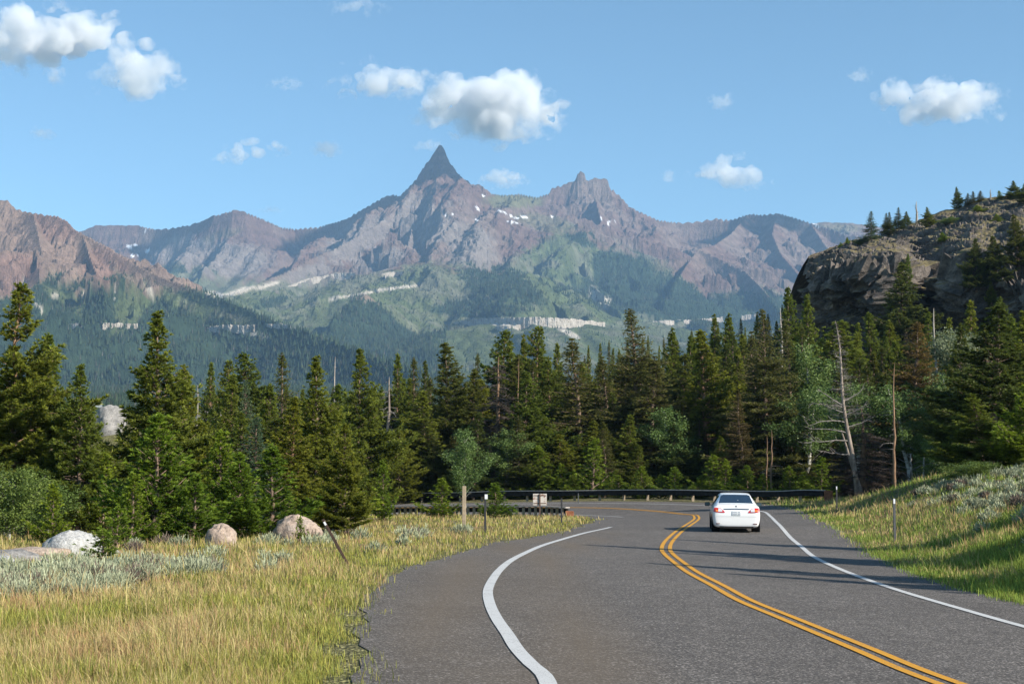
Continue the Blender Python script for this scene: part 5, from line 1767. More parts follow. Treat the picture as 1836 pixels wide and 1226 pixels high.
def car():
    # stations along the car, rear to front: y, half width, sill z, bottom z, belt z, top z, roof half width
    ST = [(-2.27, 0.70, 0.40, 0.34, 0.66, 0.68, 0.60), (-2.255, 0.80, 0.34, 0.26, 0.80, 0.83, 0.66), (-2.20, 0.855, 0.30, 0.22, 0.90, 0.955, 0.66), (-2.14, 0.868, 0.28, 0.20, 0.95, 1.045, 0.68), (-2.02, 0.875, 0.26, 0.20, 0.97, 1.062, 0.69),
          (-1.72, 0.88, 0.24, 0.20, 0.98, 1.075, 0.68), (-1.66, 0.88, 0.24, 0.20, 0.98, 1.105, 0.66), (-0.98, 0.88, 0.22, 0.19, 0.97, 1.405, 0.555), (-0.90, 0.88, 0.22, 0.19, 0.965, 1.428, 0.555), (-0.35, 0.88, 0.21, 0.18, 0.955, 1.462, 0.575), (-0.25, 0.88, 0.21, 0.18, 0.955, 1.464, 0.58),
          (0.28, 0.88, 0.21, 0.18, 0.94, 1.450, 0.575), (0.36, 0.88, 0.21, 0.18, 0.935, 1.435, 0.575), (1.10, 0.88, 0.21, 0.18, 0.90, 1.075, 0.66), (1.18, 0.88, 0.22, 0.18, 0.90, 1.02, 0.68), (1.60, 0.86, 0.24, 0.19, 0.84, 0.93, 0.62), (2.02, 0.80, 0.26, 0.20, 0.70, 0.80, 0.55), (2.20, 0.70, 0.30, 0.24, 0.58, 0.66, 0.48), (2.27, 0.58, 0.38, 0.32, 0.50, 0.54, 0.40)]
    rows = []
    for y, w_, zs, zb, zl, zt, wr in ST:
        wb = w_ * 0.955
        rows.append([(0, zb), (w_ * 0.80, zb), (w_ * 0.955, zs), (w_ * 0.995, zs + 0.45 * (zl - zs)), (w_, zs + 0.66 * (zl - zs)), (w_ * 0.985, zl - 0.13 * (zl - zs)), (wb, zl), (wr + (wb - wr) * 0.93, zl + (zt - zl) * 0.10),
                     (wr + (wb - wr) * 0.16, zl + (zt - zl) * 0.80), (wr * 0.97, zt - 0.05 * (zt - zl) - 0.012), (wr * 0.80, zt - 0.004), (0, zt)])
    n = len(rows[0])
    verts, faces, glassf = [], [], {"rear_window": [], "side_window": [], "windscreen": []}
    for (y, *_), r in zip(ST, rows):
        full = [(-a, b) for a, b in r[::-1]] + [(a, b) for a, b in r[1:-1]] if False else r + [(-a, b) for a, b in r[-2:0:-1]]
        verts += [(a, y, b) for a, b in full]
    m = len(rows[0]) * 2 - 2
    for i in range(len(ST) - 1):
        for k in range(m):
            f = (i * m + k, i * m + (k + 1) % m, (i + 1) * m + (k + 1) % m, (i + 1) * m + k)
            kk = k if k < n - 1 else m - 1 - k            # mirrored strip number
            side = kk == 7
            topw = kk in (9, 10)
            if i == 6 and topw: glassf["rear_window"].append(f)
            elif i == 12 and topw: glassf["windscreen"].append(f)
            elif side and i in (7, 8, 10, 11): glassf["side_window"].append((f, 0 if k < n - 1 else 1, 0 if i < 9 else 1))
            else: faces.append(f)
    root = empty("white_car", (0, 0, 0))
    tag(root, "white four-door sedan driving away into the bend, seen from behind", "car")

    def sub(name, fs, mat, off=0.0, level=2):
        used = sorted({q for f in fs for q in f})
        mp = {q: i for i, q in enumerate(used)}
        me = bpy.data.meshes.new(name)
        me.from_pydata([verts[q] for q in used], [], [tuple(mp[q] for q in f) for f in fs])
        me.update()
        me.polygons.foreach_set("use_smooth", np.ones(len(me.polygons), bool))
        return link(name, me, mat, root)
    bodyf = list(faces) + [tuple(range(m))[::-1], tuple(len(ST) * m - m + q for q in range(m))]
    body = sub("body", bodyf, PAINT)
    sd = body.modifiers.new("sub", "SUBSURF"); sd.levels = 2; sd.render_levels = 2; sd.boundary_smooth = "PRESERVE_CORNERS"
    # BVH of the smooth body for seating lamps, plate and trim on it
    dgx = bpy.context.evaluated_depsgraph_get()
    dgx.update()
    bev = body.evaluated_get(dgx)
    tmp = bev.to_mesh()
    bvh = BVHTree.FromPolygons([v.co.copy() for v in tmp.vertices], [tuple(p.vertices) for p in tmp.polygons])
    bev.to_mesh_clear()

    sub("rear_window", glassf["rear_window"], GLASS)
    sub("windscreen", glassf["windscreen"], GLASS)
    for a in (0, 1):
        for b in (0, 1):
            fs = [f for f, s_, w_ in glassf["side_window"] if s_ == a and w_ == b]
            sub("side_window", fs, GLASS)

    def skin(name, outline, mat, off=0.012, nx=14, nz=5, depth=0.03, parent=root):
        """A panel with an x-z outline (lower and upper edge) laid on the tail of the car."""
        xs = [p[0] for p in outline]
        rows_ = []
        for q in np.linspace(0, 1, nx):
            x = xs[0] + (xs[-1] - xs[0]) * q
            lo = np.interp(q, np.linspace(0, 1, len(outline)), [p[1] for p in outline]); hi = np.interp(q, np.linspace(0, 1, len(outline)), [p[2] for p in outline])
            col_ = []
            for z in np.linspace(lo, hi, nz):
                h = bvh.ray_cast(Vector((x, -6, z)), Vector((0, 1, 0)))
                yv = h[0].y if h[0] is not None else -2.0
                col_.append((x, yv - off, z))
            rows_.append(col_)
        V = np.array(rows_)
        back_ = V.copy(); back_[..., 1] += depth
        A = V.reshape(-1, 3); nA = len(A)
        f1 = grid_faces(nx, nz)
        bd = [(i, 0) for i in range(nx)] + [(nx - 1, j) for j in range(1, nz)] + [(i, nz - 1) for i in range(nx - 2, -1, -1)] + [(0, j) for j in range(nz - 2, 0, -1)]
        ids = [i * nz + j for i, j in bd]
        sf = [(ids[i], ids[(i + 1) % len(ids)], ids[(i + 1) % len(ids)] + nA, ids[i] + nA) for i in range(len(ids))]
        me = fast_mesh(name, np.vstack([A, back_.reshape(-1, 3)]), np.vstack([f1, f1[:, ::-1] + nA, np.array(sf)]), smooth=False)
        bm = bmesh.new(); bm.from_mesh(me); bmesh.ops.recalc_face_normals(bm, faces=bm.faces[:]); bm.to_mesh(me); bm.free()
        return link(name, me, mat, parent)
    for s_ in (-1, 1):
        lamp = skin("tail_light", [(s_ * 0.845, 0.80, 0.945), (s_ * 0.70, 0.775, 0.945), (s_ * 0.56, 0.765, 0.93), (s_ * 0.43, 0.765, 0.80)], RED_LENS, 0.014)
        skin("lens", [(s_ * 0.665, 0.80, 0.925), (s_ * 0.60, 0.80, 0.92), (s_ * 0.52, 0.80, 0.88)], CLEAR_LENS, 0.026, 8, 4, 0.02, lamp)
        skin("lens", [(s_ * 0.76, 0.81, 0.88), (s_ * 0.70, 0.81, 0.87), (s_ * 0.665, 0.81, 0.865)], AMBER_LENS, 0.026, 8, 4, 0.02, lamp)
        skin("bumper_reflector", [(s_ * 0.755, 0.345, 0.375), (s_ * 0.61, 0.35, 0.375)], simple("dark_reflector", (0.10, 0.012, 0.012), 0.3), 0.014, 8, 3)
    skin("trunk_trim", [(-0.46, 0.885, 0.915), (0, 0.892, 0.928), (0.46, 0.885, 0.915)], CHROME, 0.02)
    plate = skin("license_plate", [(-0.155, 0.675, 0.83), (0.155, 0.675, 0.83)], PLATE, 0.02, 6, 4)
    for j, (zz, cells) in enumerate([(0.785, 7), (0.715, 7)]):
        for q in range(cells):
            if q == 4: continue
            x = -0.115 + 0.038 * q
            skin("character", [(x - 0.011, zz - 0.02, zz + 0.02), (x + 0.011, zz - 0.02, zz + 0.02)], PLATE_INK, 0.024, 2, 2, 0.003, plate)
    # oval badge of three rings on the boot lid
    bdg = Wood()
    for rx, rz_, oz in ((0.055, 0.036, 0), (0.018, 0.034, 0), (0.036, 0.013, 0.014)):
        an = np.linspace(0, 2 * math.pi, 25)
        hy_ = bvh.ray_cast(Vector((0, -6, 0.99)), Vector((0, 1, 0)))[0]
        y0 = (hy_.y if hy_ else -2.17) - 0.012
        bdg.tube(np.column_stack([rx * np.cos(an), np.full(25, y0), 0.988 + oz + rz_ * np.sin(an)]), np.full(25, 0.006), 5)
    link("badge", bdg.mesh("badge"), CHROME, root)
    skin("bumper_seam", [(-0.80, 0.615, 0.621), (0, 0.625, 0.631), (0.80, 0.615, 0.621)], simple("panel_gap", (0.30, 0.30, 0.31), 0.8), 0.003, 20, 2, 0.004)
    # window surrounds, under-tray and exhaust
    Solid().box((0, -0.05, 0.245), (1.50, 4.1, 0.12), bev=0.03).done("underbody", DARKBODY, root)
    skin("diffuser", [(-0.62, 0.225, 0.262), (0.62, 0.225, 0.262)], TRIM, 0.012, 14, 3, 0.05)
    Solid().cyl((-0.50, -2.20, 0.235), (-0.50, -1.8, 0.235), 0.03).done("exhaust_pipe", CHROME, root)
    for s_ in (-1, 1):
        mr = Solid().box((s_ * 1.0, 0.72, 0.985), (0.20, 0.11, 0.145), bev=0.035).done("side_mirror", PAINT if False else TRIM, root)
        Solid().box((s_ * 1.0, 0.66, 0.985), (0.165, 0.006, 0.11)).done("mirror_glass", simple("mirror_glass", (0.10, 0.16, 0.18), 0.05, metal=0.6), mr)
        Solid().box((s_ * 0.875, 0.72, 0.95), (0.10, 0.05, 0.03)).done("mirror_arm", TRIM, mr)
        for y in (-1.32, 1.30):
            wl = empty_child = None
            ty = Wood()
            an = np.linspace(0, 2 * math.pi, 41)
            prof = [(-0.105, 0.235), (-0.10, 0.29), (-0.075, 0.315), (0.075, 0.315), (0.10, 0.29), (0.105, 0.235)]
            V = np.array([[(s_ * 0.775 + px_, y + r_ * math.cos(a), 0.315 + r_ * math.sin(a)) for px_, r_ in prof] for a in an])
            wh = link("wheel", fast_mesh("wheel", V.reshape(-1, 3), grid_faces(len(an), len(prof))), RUBBER, root)
            Solid().cyl((s_ * 0.70, y, 0.315), (s_ * 0.868, y, 0.315), 0.235, 28).done("rim", ALLOY, wh)
            for q in range(5):
                a = q * 2 * math.pi / 5
                Solid().box((s_ * 0.872, y + 0.13 * math.cos(a), 0.315 + 0.13 * math.sin(a)), (0.02, 0.05, 0.18), Matrix.Rotation(-a + math.pi / 2, 3, "X")).done("spoke", ALLOY, wh)
            Solid().cyl((s_ * 0.60, y, 0.33), (s_ * 0.893, y, 0.33), 0.345, 28).done("wheel_arch", DARKBODY, root)
    # cabin
    Solid().box((0, -1.42, 0.985), (1.25, 0.48, 0.03)).done("rear_shelf", simple("dark_shelf", (0.03, 0.03, 0.032), 0.9), root)
    Solid().box((0, -1.0, 0.72), (1.30, 0.2, 0.60), bev=0.04).done("rear_seat", SEAT, root)
    for s_ in (-1, 1):
        st = Solid().box((s_ * 0.36, 0.02, 0.80), (0.48, 0.16, 0.66), bev=0.05).done("front_seat", SEAT, root)
        Solid().box((s_ * 0.36, 0.0, 1.22), (0.27, 0.10, 0.17), bev=0.04).done("headrest", SEAT, st)
        Solid().box((s_ * 0.42, -0.98, 1.09), (0.25, 0.10, 0.12), bev=0.04).done("headrest", SEAT, root)
    Solid().box((0, 0.85, 0.86), (1.4, 0.5, 0.16), bev=0.05).done("dashboard", DARKBODY, root)
    Solid().box((0, -1.60, 1.055), (0.17, 0.05, 0.035), bev=0.008).done("brake_light", RED_LENS, root)
    return root


CAR_X, CAR_Y, _ = pt(1320, 951, 53.2)
yaw = -math.radians(6.5)
crz = float(road_z(CAR_X, CAR_Y)[0])
cr = car()
# stand it on its four wheels on the banked road
hx_ = 1.3
ca, sa = math.cos(yaw), math.sin(yaw)
def _rz(lx, ly): return float(road_z(CAR_X + lx * ca - ly * sa, CAR_Y + lx * sa + ly * ca)[0]) + 0.012
zl_, zr_ = (_rz(-0.78, -1.32) + _rz(-0.78, 1.3)) / 2, (_rz(0.78, -1.32) + _rz(0.78, 1.3)) / 2
zb_, zf_ = (_rz(-0.78, -1.32) + _rz(0.78, -1.32)) / 2, (_rz(-0.78, 1.3) + _rz(0.78, 1.3)) / 2
roll, pitch = math.atan2(zl_ - zr_, 1.56), math.atan2(zf_ - zb_, 2.62)
cr.rotation_mode = "QUATERNION"
M_ = Matrix.Rotation(yaw, 3, "Z") @ Matrix.Rotation(pitch, 3, "X") @ Matrix.Rotation(roll, 3, "Y")
cr.rotation_quaternion = M_.to_quaternion()
ctr = M_ @ Vector((0, 2.0, 0))                  # the survey point is under the rear bumper
cr.location = (CAR_X + 2.0 * -sa, CAR_Y + 2.0 * ca, (zl_ + zr_) / 2 - 0.004)
_yc = 0.0

# unidentified crumpled white shape on the rear shelf
cl = Wood()
bm = bmesh.new()
bmesh.ops.create_icosphere(bm, subdivisions=3, radius=1.0)
for v in bm.verts:
    q = v.co.copy()
    k = 1 + 0.35 * math.sin(4 * q.x + 2 * q.z) * math.cos(3 * q.y + q.x)
    v.co = Vector((q.x * 0.10 * k * (1.0 - 0.45 * q.z), q.y * 0.06, q.z * 0.095 * k))
me = bpy.data.meshes.new("white_item"); bm.to_mesh(me); bm.free()
wc = link("white_item", me, simple("matte_white", (0.75, 0.76, 0.78), 0.9))
wc.matrix_world = Matrix.Translation(cr.location) @ M_.to_4x4() @ Matrix.Translation((0.09, -1.44, 1.085))
tag(wc, "crumpled white cloth on the rear shelf inside the white car", "item")
# ------------------------------------------------------------------ meadow grass
GRASS = leaf_material("meadow_grass", 0.3, 0.6, 0.15)


def blades(x, y, hgt, wid, col, lean, rng, seed_head=None):
    """Curved three-part blades; returns vertices, triangles, colours."""
    N = len(x)
    z = ground_z(x, y)
    on_road = inside(ROAD_POLY, x, y)
    z = np.where(on_road, road_z(x, y) + 0.012, z)
    az = rng.uniform(0, 6.28, N)
    sx, sy = np.cos(az) * wid * 0.5, np.sin(az) * wid * 0.5
    la = rng.uniform(0, 6.28, N)
    lx, ly = np.cos(la) * lean * hgt - 0.06 * hgt, np.sin(la) * lean * hgt
    o = np.zeros(N)
    P0 = np.stack([x, y, z - 0.03], 1); Sd = np.stack([sx, sy, o], 1)
    mid = np.stack([x + lx * 0.35, y + ly * 0.35, z + hgt * 0.58], 1)
    top = np.stack([x + lx, y + ly, z + hgt], 1)
    V = np.stack([P0 - Sd, P0 + Sd, mid - Sd * 0.8, mid + Sd * 0.8, top], 1)
    T = np.array([[0, 1, 3], [0, 3, 2], [2, 3, 4]])
    Fc = (np.arange(N)[:, None, None] * 5 + T[None]).reshape(-1, 3)
    C = np.repeat(col[:, None, :], 5, 1)
    if seed_head is not None:
        C[:, 2:] = seed_head[:, None, :]
    return V.reshape(-1, 3), Fc, C.reshape(-1, 3)


def scatter(n, x_lo, x_hi, d0, d1, rng, pw=1.0):
    """Points spread evenly as seen from the road, so nearer ground gets more."""
    u = rng.random(n)
    d = 1.0 / (1 / d0 + (1 / d1 - 1 / d0) * u ** pw)
    px = rng.uniform(x_lo, x_hi, n)
    return (px - CX) / F * d * 1.0, d


def meadow():
    rng = np.random.default_rng(3)
    parts = []
    nc = 30000
    X, Y = [], []
    for lo, hi, d0, d1, n in ((-120, 1080, 9.5, 100, 26000), (1380, 1960, 18, 100, 16000), (1960, 2700, 14, 70, 9000), (-520, -120, 9.5, 60, 5000)):
        a, b = scatter(n, lo, hi, d0, d1, rng)
        X.append(a); Y.append(b)
    x, y = np.concatenate(X), np.concatenate(Y)
    ins = inside(ROAD_POLY, x, y)
    dd = poly_dist(np.vstack([_RP_c]), x, y)
    lft = x < np.interp(y, [0, 20, 40, 60, 90], [4, 4, 5, 8, 12])
    edge_gap = np.where(lft, 0.10 + 0.45 * np.clip(fbm2(x / 0.9, y / 1.1, 2, 36), -0.6, 1) + 0.22 * sstep(24, 12, y), 0.0)
    keep = ((~ins) & (dd > edge_gap)) | (ins & (dd < 0.2) & (rng.random(len(x)) < 0.07))
    x, y, dd = x[keep], y[keep], dd[keep]
    keep = ~((y > 84) & (x > 3.5) & (x < 16) & (y < 98))
    x, y = x[keep], y[keep]
    right = x > np.interp(y, [0, 20, 40, 60, 90], [4, 4, 5, 8, 12])
    per = 13
    cx, cy, rt = np.repeat(x, per), np.repeat(y, per), np.repeat(right, per)
    N = len(cx)
    sc = 0.05 + 0.0032 * cy
    cx = cx + rng.normal(0, 1, N) * sc; cy = cy + rng.normal(0, 1, N) * sc * 1.6
    patch = fbm2(cx / 2.6, cy / 3.4, 3, 31)
    patch2 = fbm2(cx / 0.8, cy / 1.0, 2, 32)
    near_green = sstep(20, 13, cy) * 0.15
    edge = np.exp(-poly_dist(_RP_c, cx, cy) / 0.9)
    k = rng.random(N)
    dry = np.where(rt, 0.03, 0.40) + 0.75 * patch + 0.35 * patch2 - near_green - np.where(rt, 0, 0.25 * edge)
    # on the far right strip along the shoulder the grass has gone to straw
    dry = dry + np.where(rt, 0.45 * sstep(36, 52, cy) * np.exp(-((poly_dist(_SR_c, cx, cy) - 2.5) / 2.2) ** 2), 0)
    isdry = k < dry
    green = np.array([0.200, 0.234, 0.056]) * rng.uniform(0.35, 1.35, N)[:, None] + np.array([0.15, 0.09, 0.02]) * (rng.random(N)[:, None] ** 1.5)
    green = np.where(rt[:, None], green * np.array([0.74, 0.98, 0.8]), green)
    straw = np.array([0.50, 0.415, 0.20]) * rng.uniform(0.6, 1.25, N)[:, None]
    redd = np.array([0.42, 0.26, 0.145]) * rng.uniform(0.65, 1.2, N)[:, None]
    head = np.where((rng.random(N) < np.clip(0.30 + 0.9 * patch2, 0, 1))[:, None], redd, straw)
    col = np.where(isdry[:, None], straw * 0.5 + green * 0.5, green)
    head = np.where(isdry[:, None], head, green * 1.15)
    h = rng.gamma(6, 0.036, N) * np.where(rt, 1.0, 0.84) * np.where(isdry, 1.18, 0.88)
    h = np.clip(h * (0.72 + 0.75 * fbm2(cx / 1.3, cy / 1.6, 2, 33) + 0.55 * fbm2(cx / 0.32, cy / 0.4, 2, 34)), 0.04, 0.6) * (1 - 0.45 * edge)
    w_ = np.maximum(0.0042, cy * 0.00038) * rng.uniform(0.7, 1.4, N)
    v, f, c = blades(cx, cy, h, w_, col, 0.12 + 0.75 * rng.random(N) ** 2.2, rng, head)
    return fast_mesh("grass", v, f, col=c)


tag(link("grass", meadow(), GRASS), "tall summer grass, green and straw, on both sides of the road", "grass", kind="stuff")


def sagebrush():
    rng = np.random.default_rng(8)
    B = []
    for lo, hi, d0, d1, n in ((-60, 430, 18, 29.5, 330), (100, 760, 24, 44, 70), (560, 960, 38, 52, 26), (1560, 1960, 30, 66, 400), (1700, 1960, 22, 34, 40), (1960, 2500, 20, 55, 120), (-460, -60, 18, 40, 120)):
        px = rng.uniform(lo, hi, n); d = rng.uniform(d0, d1, n)
        x = (px - CX) / F * d
        if hi == 2500: keep = (poly_dist(_SR_c, x, d) > 4) & (fbm2(x / 3, d / 3, 2, 42) > -0.1)
        elif hi < 500: keep = (fbm2(x / 2.2, d / 3, 2, 41) > -0.15 - 0.02 * (d - 22)) & (d > 20 + 0.016 * px)
        elif lo > 1500: keep = (poly_dist(_SR_c, x, d) > 3.2 + 1.5 * rng.random(n)) & (fbm2(x / 3, d / 3, 2, 42) > -0.25)
        else: keep = (fbm2(x / 2.2, d / 3, 2, 43) > 0.0) & (poly_dist(_SL_c, x, d) > 2)
        B.append(np.column_stack([x, d])[keep])
    B = np.vstack(B)
    B = B[np.hypot(B[:, 0] + 3.6, B[:, 1] - 30.0) > 1.6]
    n = 330
    M = len(B) * n
    R = np.repeat(rng.uniform(0.16, 0.36, len(B)), n)
    bx, by = np.repeat(B[:, 0], n), np.repeat(B[:, 1], n)
    th = rng.uniform(0, 6.28, M); cp = rng.uniform(0.05, 1, M); sp = np.sqrt(1 - cp * cp)
    rad = R * rng.uniform(0.45, 1.0, M) * (1 + 0.35 * np.sin(th * 5 + bx * 9) * np.cos(cp * 7 + by))
    x, y = bx + rad * sp * np.cos(th), by + rad * sp * np.sin(th)
    z = ground_z(bx, by) + rad * cp * 0.95
    d = np.stack([sp * np.cos(th) * 0.6, sp * np.sin(th) * 0.6, cp + 0.5], 1) + rng.normal(0, 0.35, (M, 3))
    d /= np.linalg.norm(d, axis=1)[:, None]
    s = np.cross(d, rng.normal(0, 1, (M, 3))); s /= np.linalg.norm(s, axis=1)[:, None]
    L = rng.uniform(0.06, 0.13, M)[:, None]; w_ = np.maximum(0.012, by * 0.00055)[:, None] * rng.uniform(0.7, 1.3, M)[:, None]
    p = np.stack([x, y, z], 1)
    V = np.stack([p - s * w_ * 0.5, p + s * w_ * 0.5, p + d * L + s * w_ * 0.35, p + d * L - s * w_ * 0.35], 1)
    tone = np.clip(rng.normal(1.0, 0.22, M) * np.repeat(rng.uniform(0.8, 1.15, len(B)), n), 0.4, 1.6)[:, None]
    brown = np.repeat(rng.random(len(B)) < 0.14, n)[:, None]
    c = np.where(brown, np.array([0.19, 0.145, 0.115]), np.array([0.36, 0.375, 0.245])) * tone
    return fast_mesh("sagebrush", V.reshape(-1, 3), np.arange(M * 4).reshape(-1, 4), col=np.repeat(c[:, None], 4, 1).reshape(-1, 3))


tag(link("sagebrush", sagebrush(), leaf_material("sage_leaves", 0.2, 0.8, 0.1)), "grey-green sagebrush scattered through the grass", "sagebrush", kind="stuff")

# ------------------------------------------------------------------ clouds
def cloud_material(name, dens, Wd, Hh):
    """Vapour whose density breaks up into shreds towards the rim."""
    m = bpy.data.materials.new(name)
    m.use_nodes = True
    t_ = m.node_tree
    t_.nodes.clear()
    N_ = t_.nodes.new
    L_ = t_.links.new
    o = N_("ShaderNodeOutputMaterial")
    v = N_("ShaderNodeVolumeScatter")
    v.inputs["Color"].default_value = (1, 1, 1, 1)
    v.inputs["Anisotropy"].default_value = 0.1
    tc = N_("ShaderNodeTexCoord")
    mp = N_("ShaderNodeMapping"); mp.inputs["Scale"].default_value = (2.0 / Wd, 2.4 / (2.2 * Hh), 2.0 / Hh)
    L_(tc.outputs["Object"], mp.inputs["Vector"])
    ln = N_("ShaderNodeVectorMath"); ln.operation = "LENGTH"
    L_(mp.outputs[0], ln.inputs[0])
    nz = N_("ShaderNodeTexNoise")
    nz.inputs["Scale"].default_value = 3.4 / Hh
    nz.inputs["Detail"].default_value = 6.0
    nz.inputs["Roughness"].default_value = 0.62
    L_(N_("ShaderNodeNewGeometry").outputs["Position"], nz.inputs["Vector"])
    # threshold climbs from the heart of the cloud to its rim
    th = N_("ShaderNodeMapRange"); th.inputs[1].default_value = 0.25; th.inputs[2].default_value = 1.25; th.inputs[3].default_value = 0.27; th.inputs[4].default_value = 0.66
    L_(ln.outputs["Value"], th.inputs[0])
    sb = N_("ShaderNodeMath"); sb.operation = "SUBTRACT"
    L_(nz.outputs["Fac"], sb.inputs[0]); L_(th.outputs[0], sb.inputs[1])
    ml = N_("ShaderNodeMath"); ml.operation = "MULTIPLY"; ml.use_clamp = True
    L_(sb.outputs[0], ml.inputs[0]); ml.inputs[1].default_value = 5.0
    dn = N_("ShaderNodeMath"); dn.operation = "MULTIPLY"
    L_(ml.outputs[0], dn.inputs[0]); dn.inputs[1].default_value = dens
    L_(dn.outputs[0], v.inputs["Density"])
    L_(v.outputs[0], o.inputs["Volume"])
    m.cycles.volume_step_rate = 0.35
    return m


CLOUD_M = {}
ctex = bpy.data.textures.new("billows", "CLOUDS")
ctex.noise_scale = 150.0
ctex.noise_depth = 4


def cloud(px, py, wpx, hpx, d, dens, label, seed, shape=None, at=None, group="small summer clouds"):
    """Heap of puffs with a flatter base, fused into one skin; its depth is about its height."""
    rng = np.random.default_rng(seed)
    c = np.array(at) if at is not None else np.array(pt(px, py, d))
    Wd, Hh = 1.12 * wpx / F * d, 1.15 * hpx / F * d
    bm_ = bmesh.new()
    n = int(16 + Wd / Hh * 12)
    for i in range(n):
        u = rng.uniform(-0.5, 0.5)
        if shape: top = np.interp(u, [a for a, _, _ in shape], [b for _, b, _ in shape]); bot = np.interp(u, [a for a, _, _ in shape], [b for _, _, b in shape])
        else: top, bot = 0.5 * math.cos(u * 2.6) + 0.05 * rng.normal(), -0.38 - 0.1 * rng.random()
        th = max(0.12, top - bot)
        r = Hh * th * rng.uniform(0.16, 0.34)
        zz = (bot + (top - bot) * rng.uniform(0.12, 0.9)) * Hh
        zz = np.clip(zz, bot * Hh + r * 0.6, top * Hh - r * 0.8)
        yy = rng.normal(0, 0.22) * min(Wd, Hh * 2.2)
        q = bmesh.ops.create_icosphere(bm_, subdivisions=2, radius=r)
        bmesh.ops.transform(bm_, matrix=Matrix.Translation((u * Wd, yy, zz)) @ Matrix.Diagonal((1.25, 1.1, 0.9, 1)), verts=q["verts"])
    me_ = bpy.data.meshes.new("cloud")
    bm_.to_mesh(me_); bm_.free()
    o = link("cloud", me_, cloud_material("cloud_vapour", dens * 1.35, Wd * 1.1, Hh * 1.15))
    o.location = tuple(c)
    rmod = o.modifiers.new("fuse", "REMESH")
    rmod.mode = "VOXEL"; rmod.voxel_size = max(7.0, Hh / 26)
    dm = o.modifiers.new("billow", "DISPLACE")
    dm.texture = ctex; dm.strength = Hh * 0.34; dm.mid_level = 0.5; dm.texture_coords = "GLOBAL"
    tag(o, label, "cloud", group)
    return o


cloud(112, 74, 300, 118, 11500, 0.010, "largest white cloud, long and puffy, cut by the photo's left border", 1, [(-0.5, 0.25, -0.45), (-0.32, 0.5, -0.45), (-0.1, 0.38, -0.35), (0.2, 0.42, -0.2), (0.38, 0.2, -0.15), (0.5, -0.05, -0.25)])
cloud(245, 132, 160, 88, 11800, 0.0055, "ragged thin cloud hanging below the long puffy cloud", 2, [(-0.5, -0.3, -0.5), (-0.1, 0.2, -0.45), (0.2, 0.5, -0.4), (0.5, 0.1, -0.2)])
cloud(690, 145, 200, 60, 11600, 0.0062, "flat pale cloud left of the big cloud above the horn", 3)
cloud(872, 184, 245, 128, 11000, 0.011, "big bright cloud with grey base above the horn-shaped peak", 4, [(-0.5, -0.1, -0.5), (-0.3, 0.1, -0.5), (0.0, 0.4, -0.42), (0.2, 0.5, -0.4), (0.42, 0.4, -0.4), (0.5, 0.0, -0.3)])
cloud(1678, 180, 230, 84, 11300, 0.009, "bright flat-bottomed cloud above the rock bluff", 5, [(-0.5, 0.0, -0.4), (-0.3, 0.3, -0.45), (0.1, 0.25, -0.5), (0.25, 0.5, -0.5), (0.42, 0.3, -0.45), (0.5, 0.0, -0.3)])
cloud(452, 272, 155, 50, 12000, 0.006, "slanting thin cloud over the left skyline", 6, [(-0.5, -0.35, -0.5), (-0.1, 0.4, -0.25), (0.2, 0.4, -0.15), (0.5, 0.0, -0.25)])
cloud(587, 268, 54, 32, 12000, 0.005, "tiny round cloud right of the slanting thin cloud", 7)
cloud(902, 320, 82, 34, 12200, 0.006, "small cloud low between the horn and the castle-like peak", 8)
cloud(1318, 308, 158, 58, 11800, 0.0065, "mid-sized cloud right of the castle-like peak", 9, [(-0.5, 0.0, -0.3), (-0.25, 0.45, -0.2), (0.0, 0.4, -0.4), (0.3, 0.0, -0.5), (0.5, 0.1, -0.2)])
cloud(770, 262, 60, 22, 12000, 0.003, "faint wisp touching the horn's tip on its left", 10)
cloud(80, 240, 48, 22, 12000, 0.004, "tiny wisp low on the far left", 11)
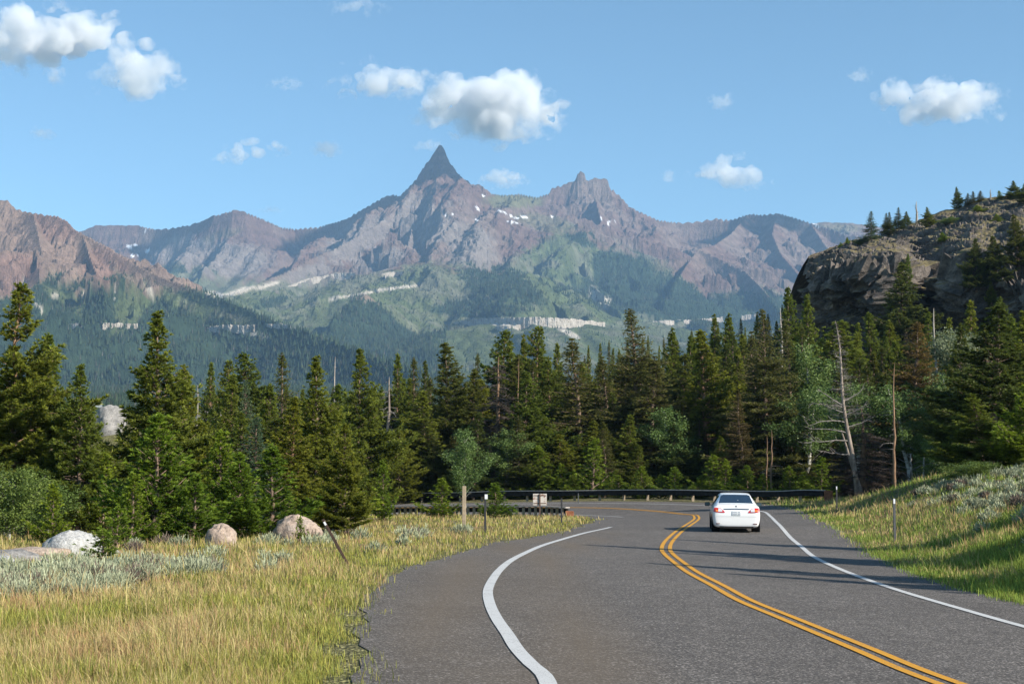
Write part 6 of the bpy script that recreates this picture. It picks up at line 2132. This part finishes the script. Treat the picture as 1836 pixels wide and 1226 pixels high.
cloud(512, 151, 66, 22, 12000, 0.003, "faint wisp left of the flat pale cloud", 12)
cloud(1540, 136, 50, 24, 12000, 0.003, "faint wisp left above the cloud over the bluff", 13)
cloud(1292, 180, 50, 32, 12000, 0.0025, "faint slanting wisp above the mid-sized cloud", 14)
cloud(1198, 317, 26, 24, 12000, 0.0025, "tiny faint puff left of the mid-sized cloud", 15)
cloud(640, 12, 110, 30, 12000, 0.002, "faint veil at the top border of the sky", 16)
cloud(486, 376, 50, 16, 12500, 0.0025, "faint wisp just above the left skyline peak", 17)
# clouds above the frame whose shadows lie on the peaks


def shade(px, py, d, t_, wpx, hpx, label, seed):
    p0 = np.array(pt(px, py, d))
    cloud(0, 0, wpx, hpx, d, 0.04, label, seed, at=p0 + SUN * t_, group="clouds above the view")


shade(778, 302, 7500, 2500, 210, 118, "cloud above the view that darkens the horn-shaped peak", 31)
shade(1372, 404, 7850, 3000, 190, 60, "cloud above the view that darkens the ridge left of the bluff", 32)
shade(300, 420, 8050, 3000, 100, 40, "cloud above the view that darkens the saddle on the left skyline", 33)
# ------------------------------------------------------------------ air
def box_mesh(name, lo, hi):
    v = np.array([[x, y, z] for x in (lo[0], hi[0]) for y in (lo[1], hi[1]) for z in (lo[2], hi[2])])
    f = np.array([[0, 1, 3, 2], [4, 6, 7, 5], [0, 4, 5, 1], [2, 3, 7, 6], [0, 2, 6, 4], [1, 5, 7, 3]])
    return fast_mesh(name, v, f)


hm = bpy.data.materials.new("mountain_air")
hm.use_nodes = True
ht = hm.node_tree
ht.nodes.clear()
ho = ht.nodes.new("ShaderNodeOutputMaterial")
hv = ht.nodes.new("ShaderNodeVolumePrincipled")
hv.inputs["Color"].default_value = (0.40, 0.66, 1.0, 1)
hv.inputs["Density"].default_value = 5.2e-5
hv.inputs["Anisotropy"].default_value = 0.0
ht.links.new(hv.outputs[0], ho.inputs["Volume"])
haze = link("haze", box_mesh("haze", (-5200, -420, -12), (5200, 9800, 1900)), hm)
tag(haze, "thin blue summer haze filling the mountain valley", "haze", kind="stuff")
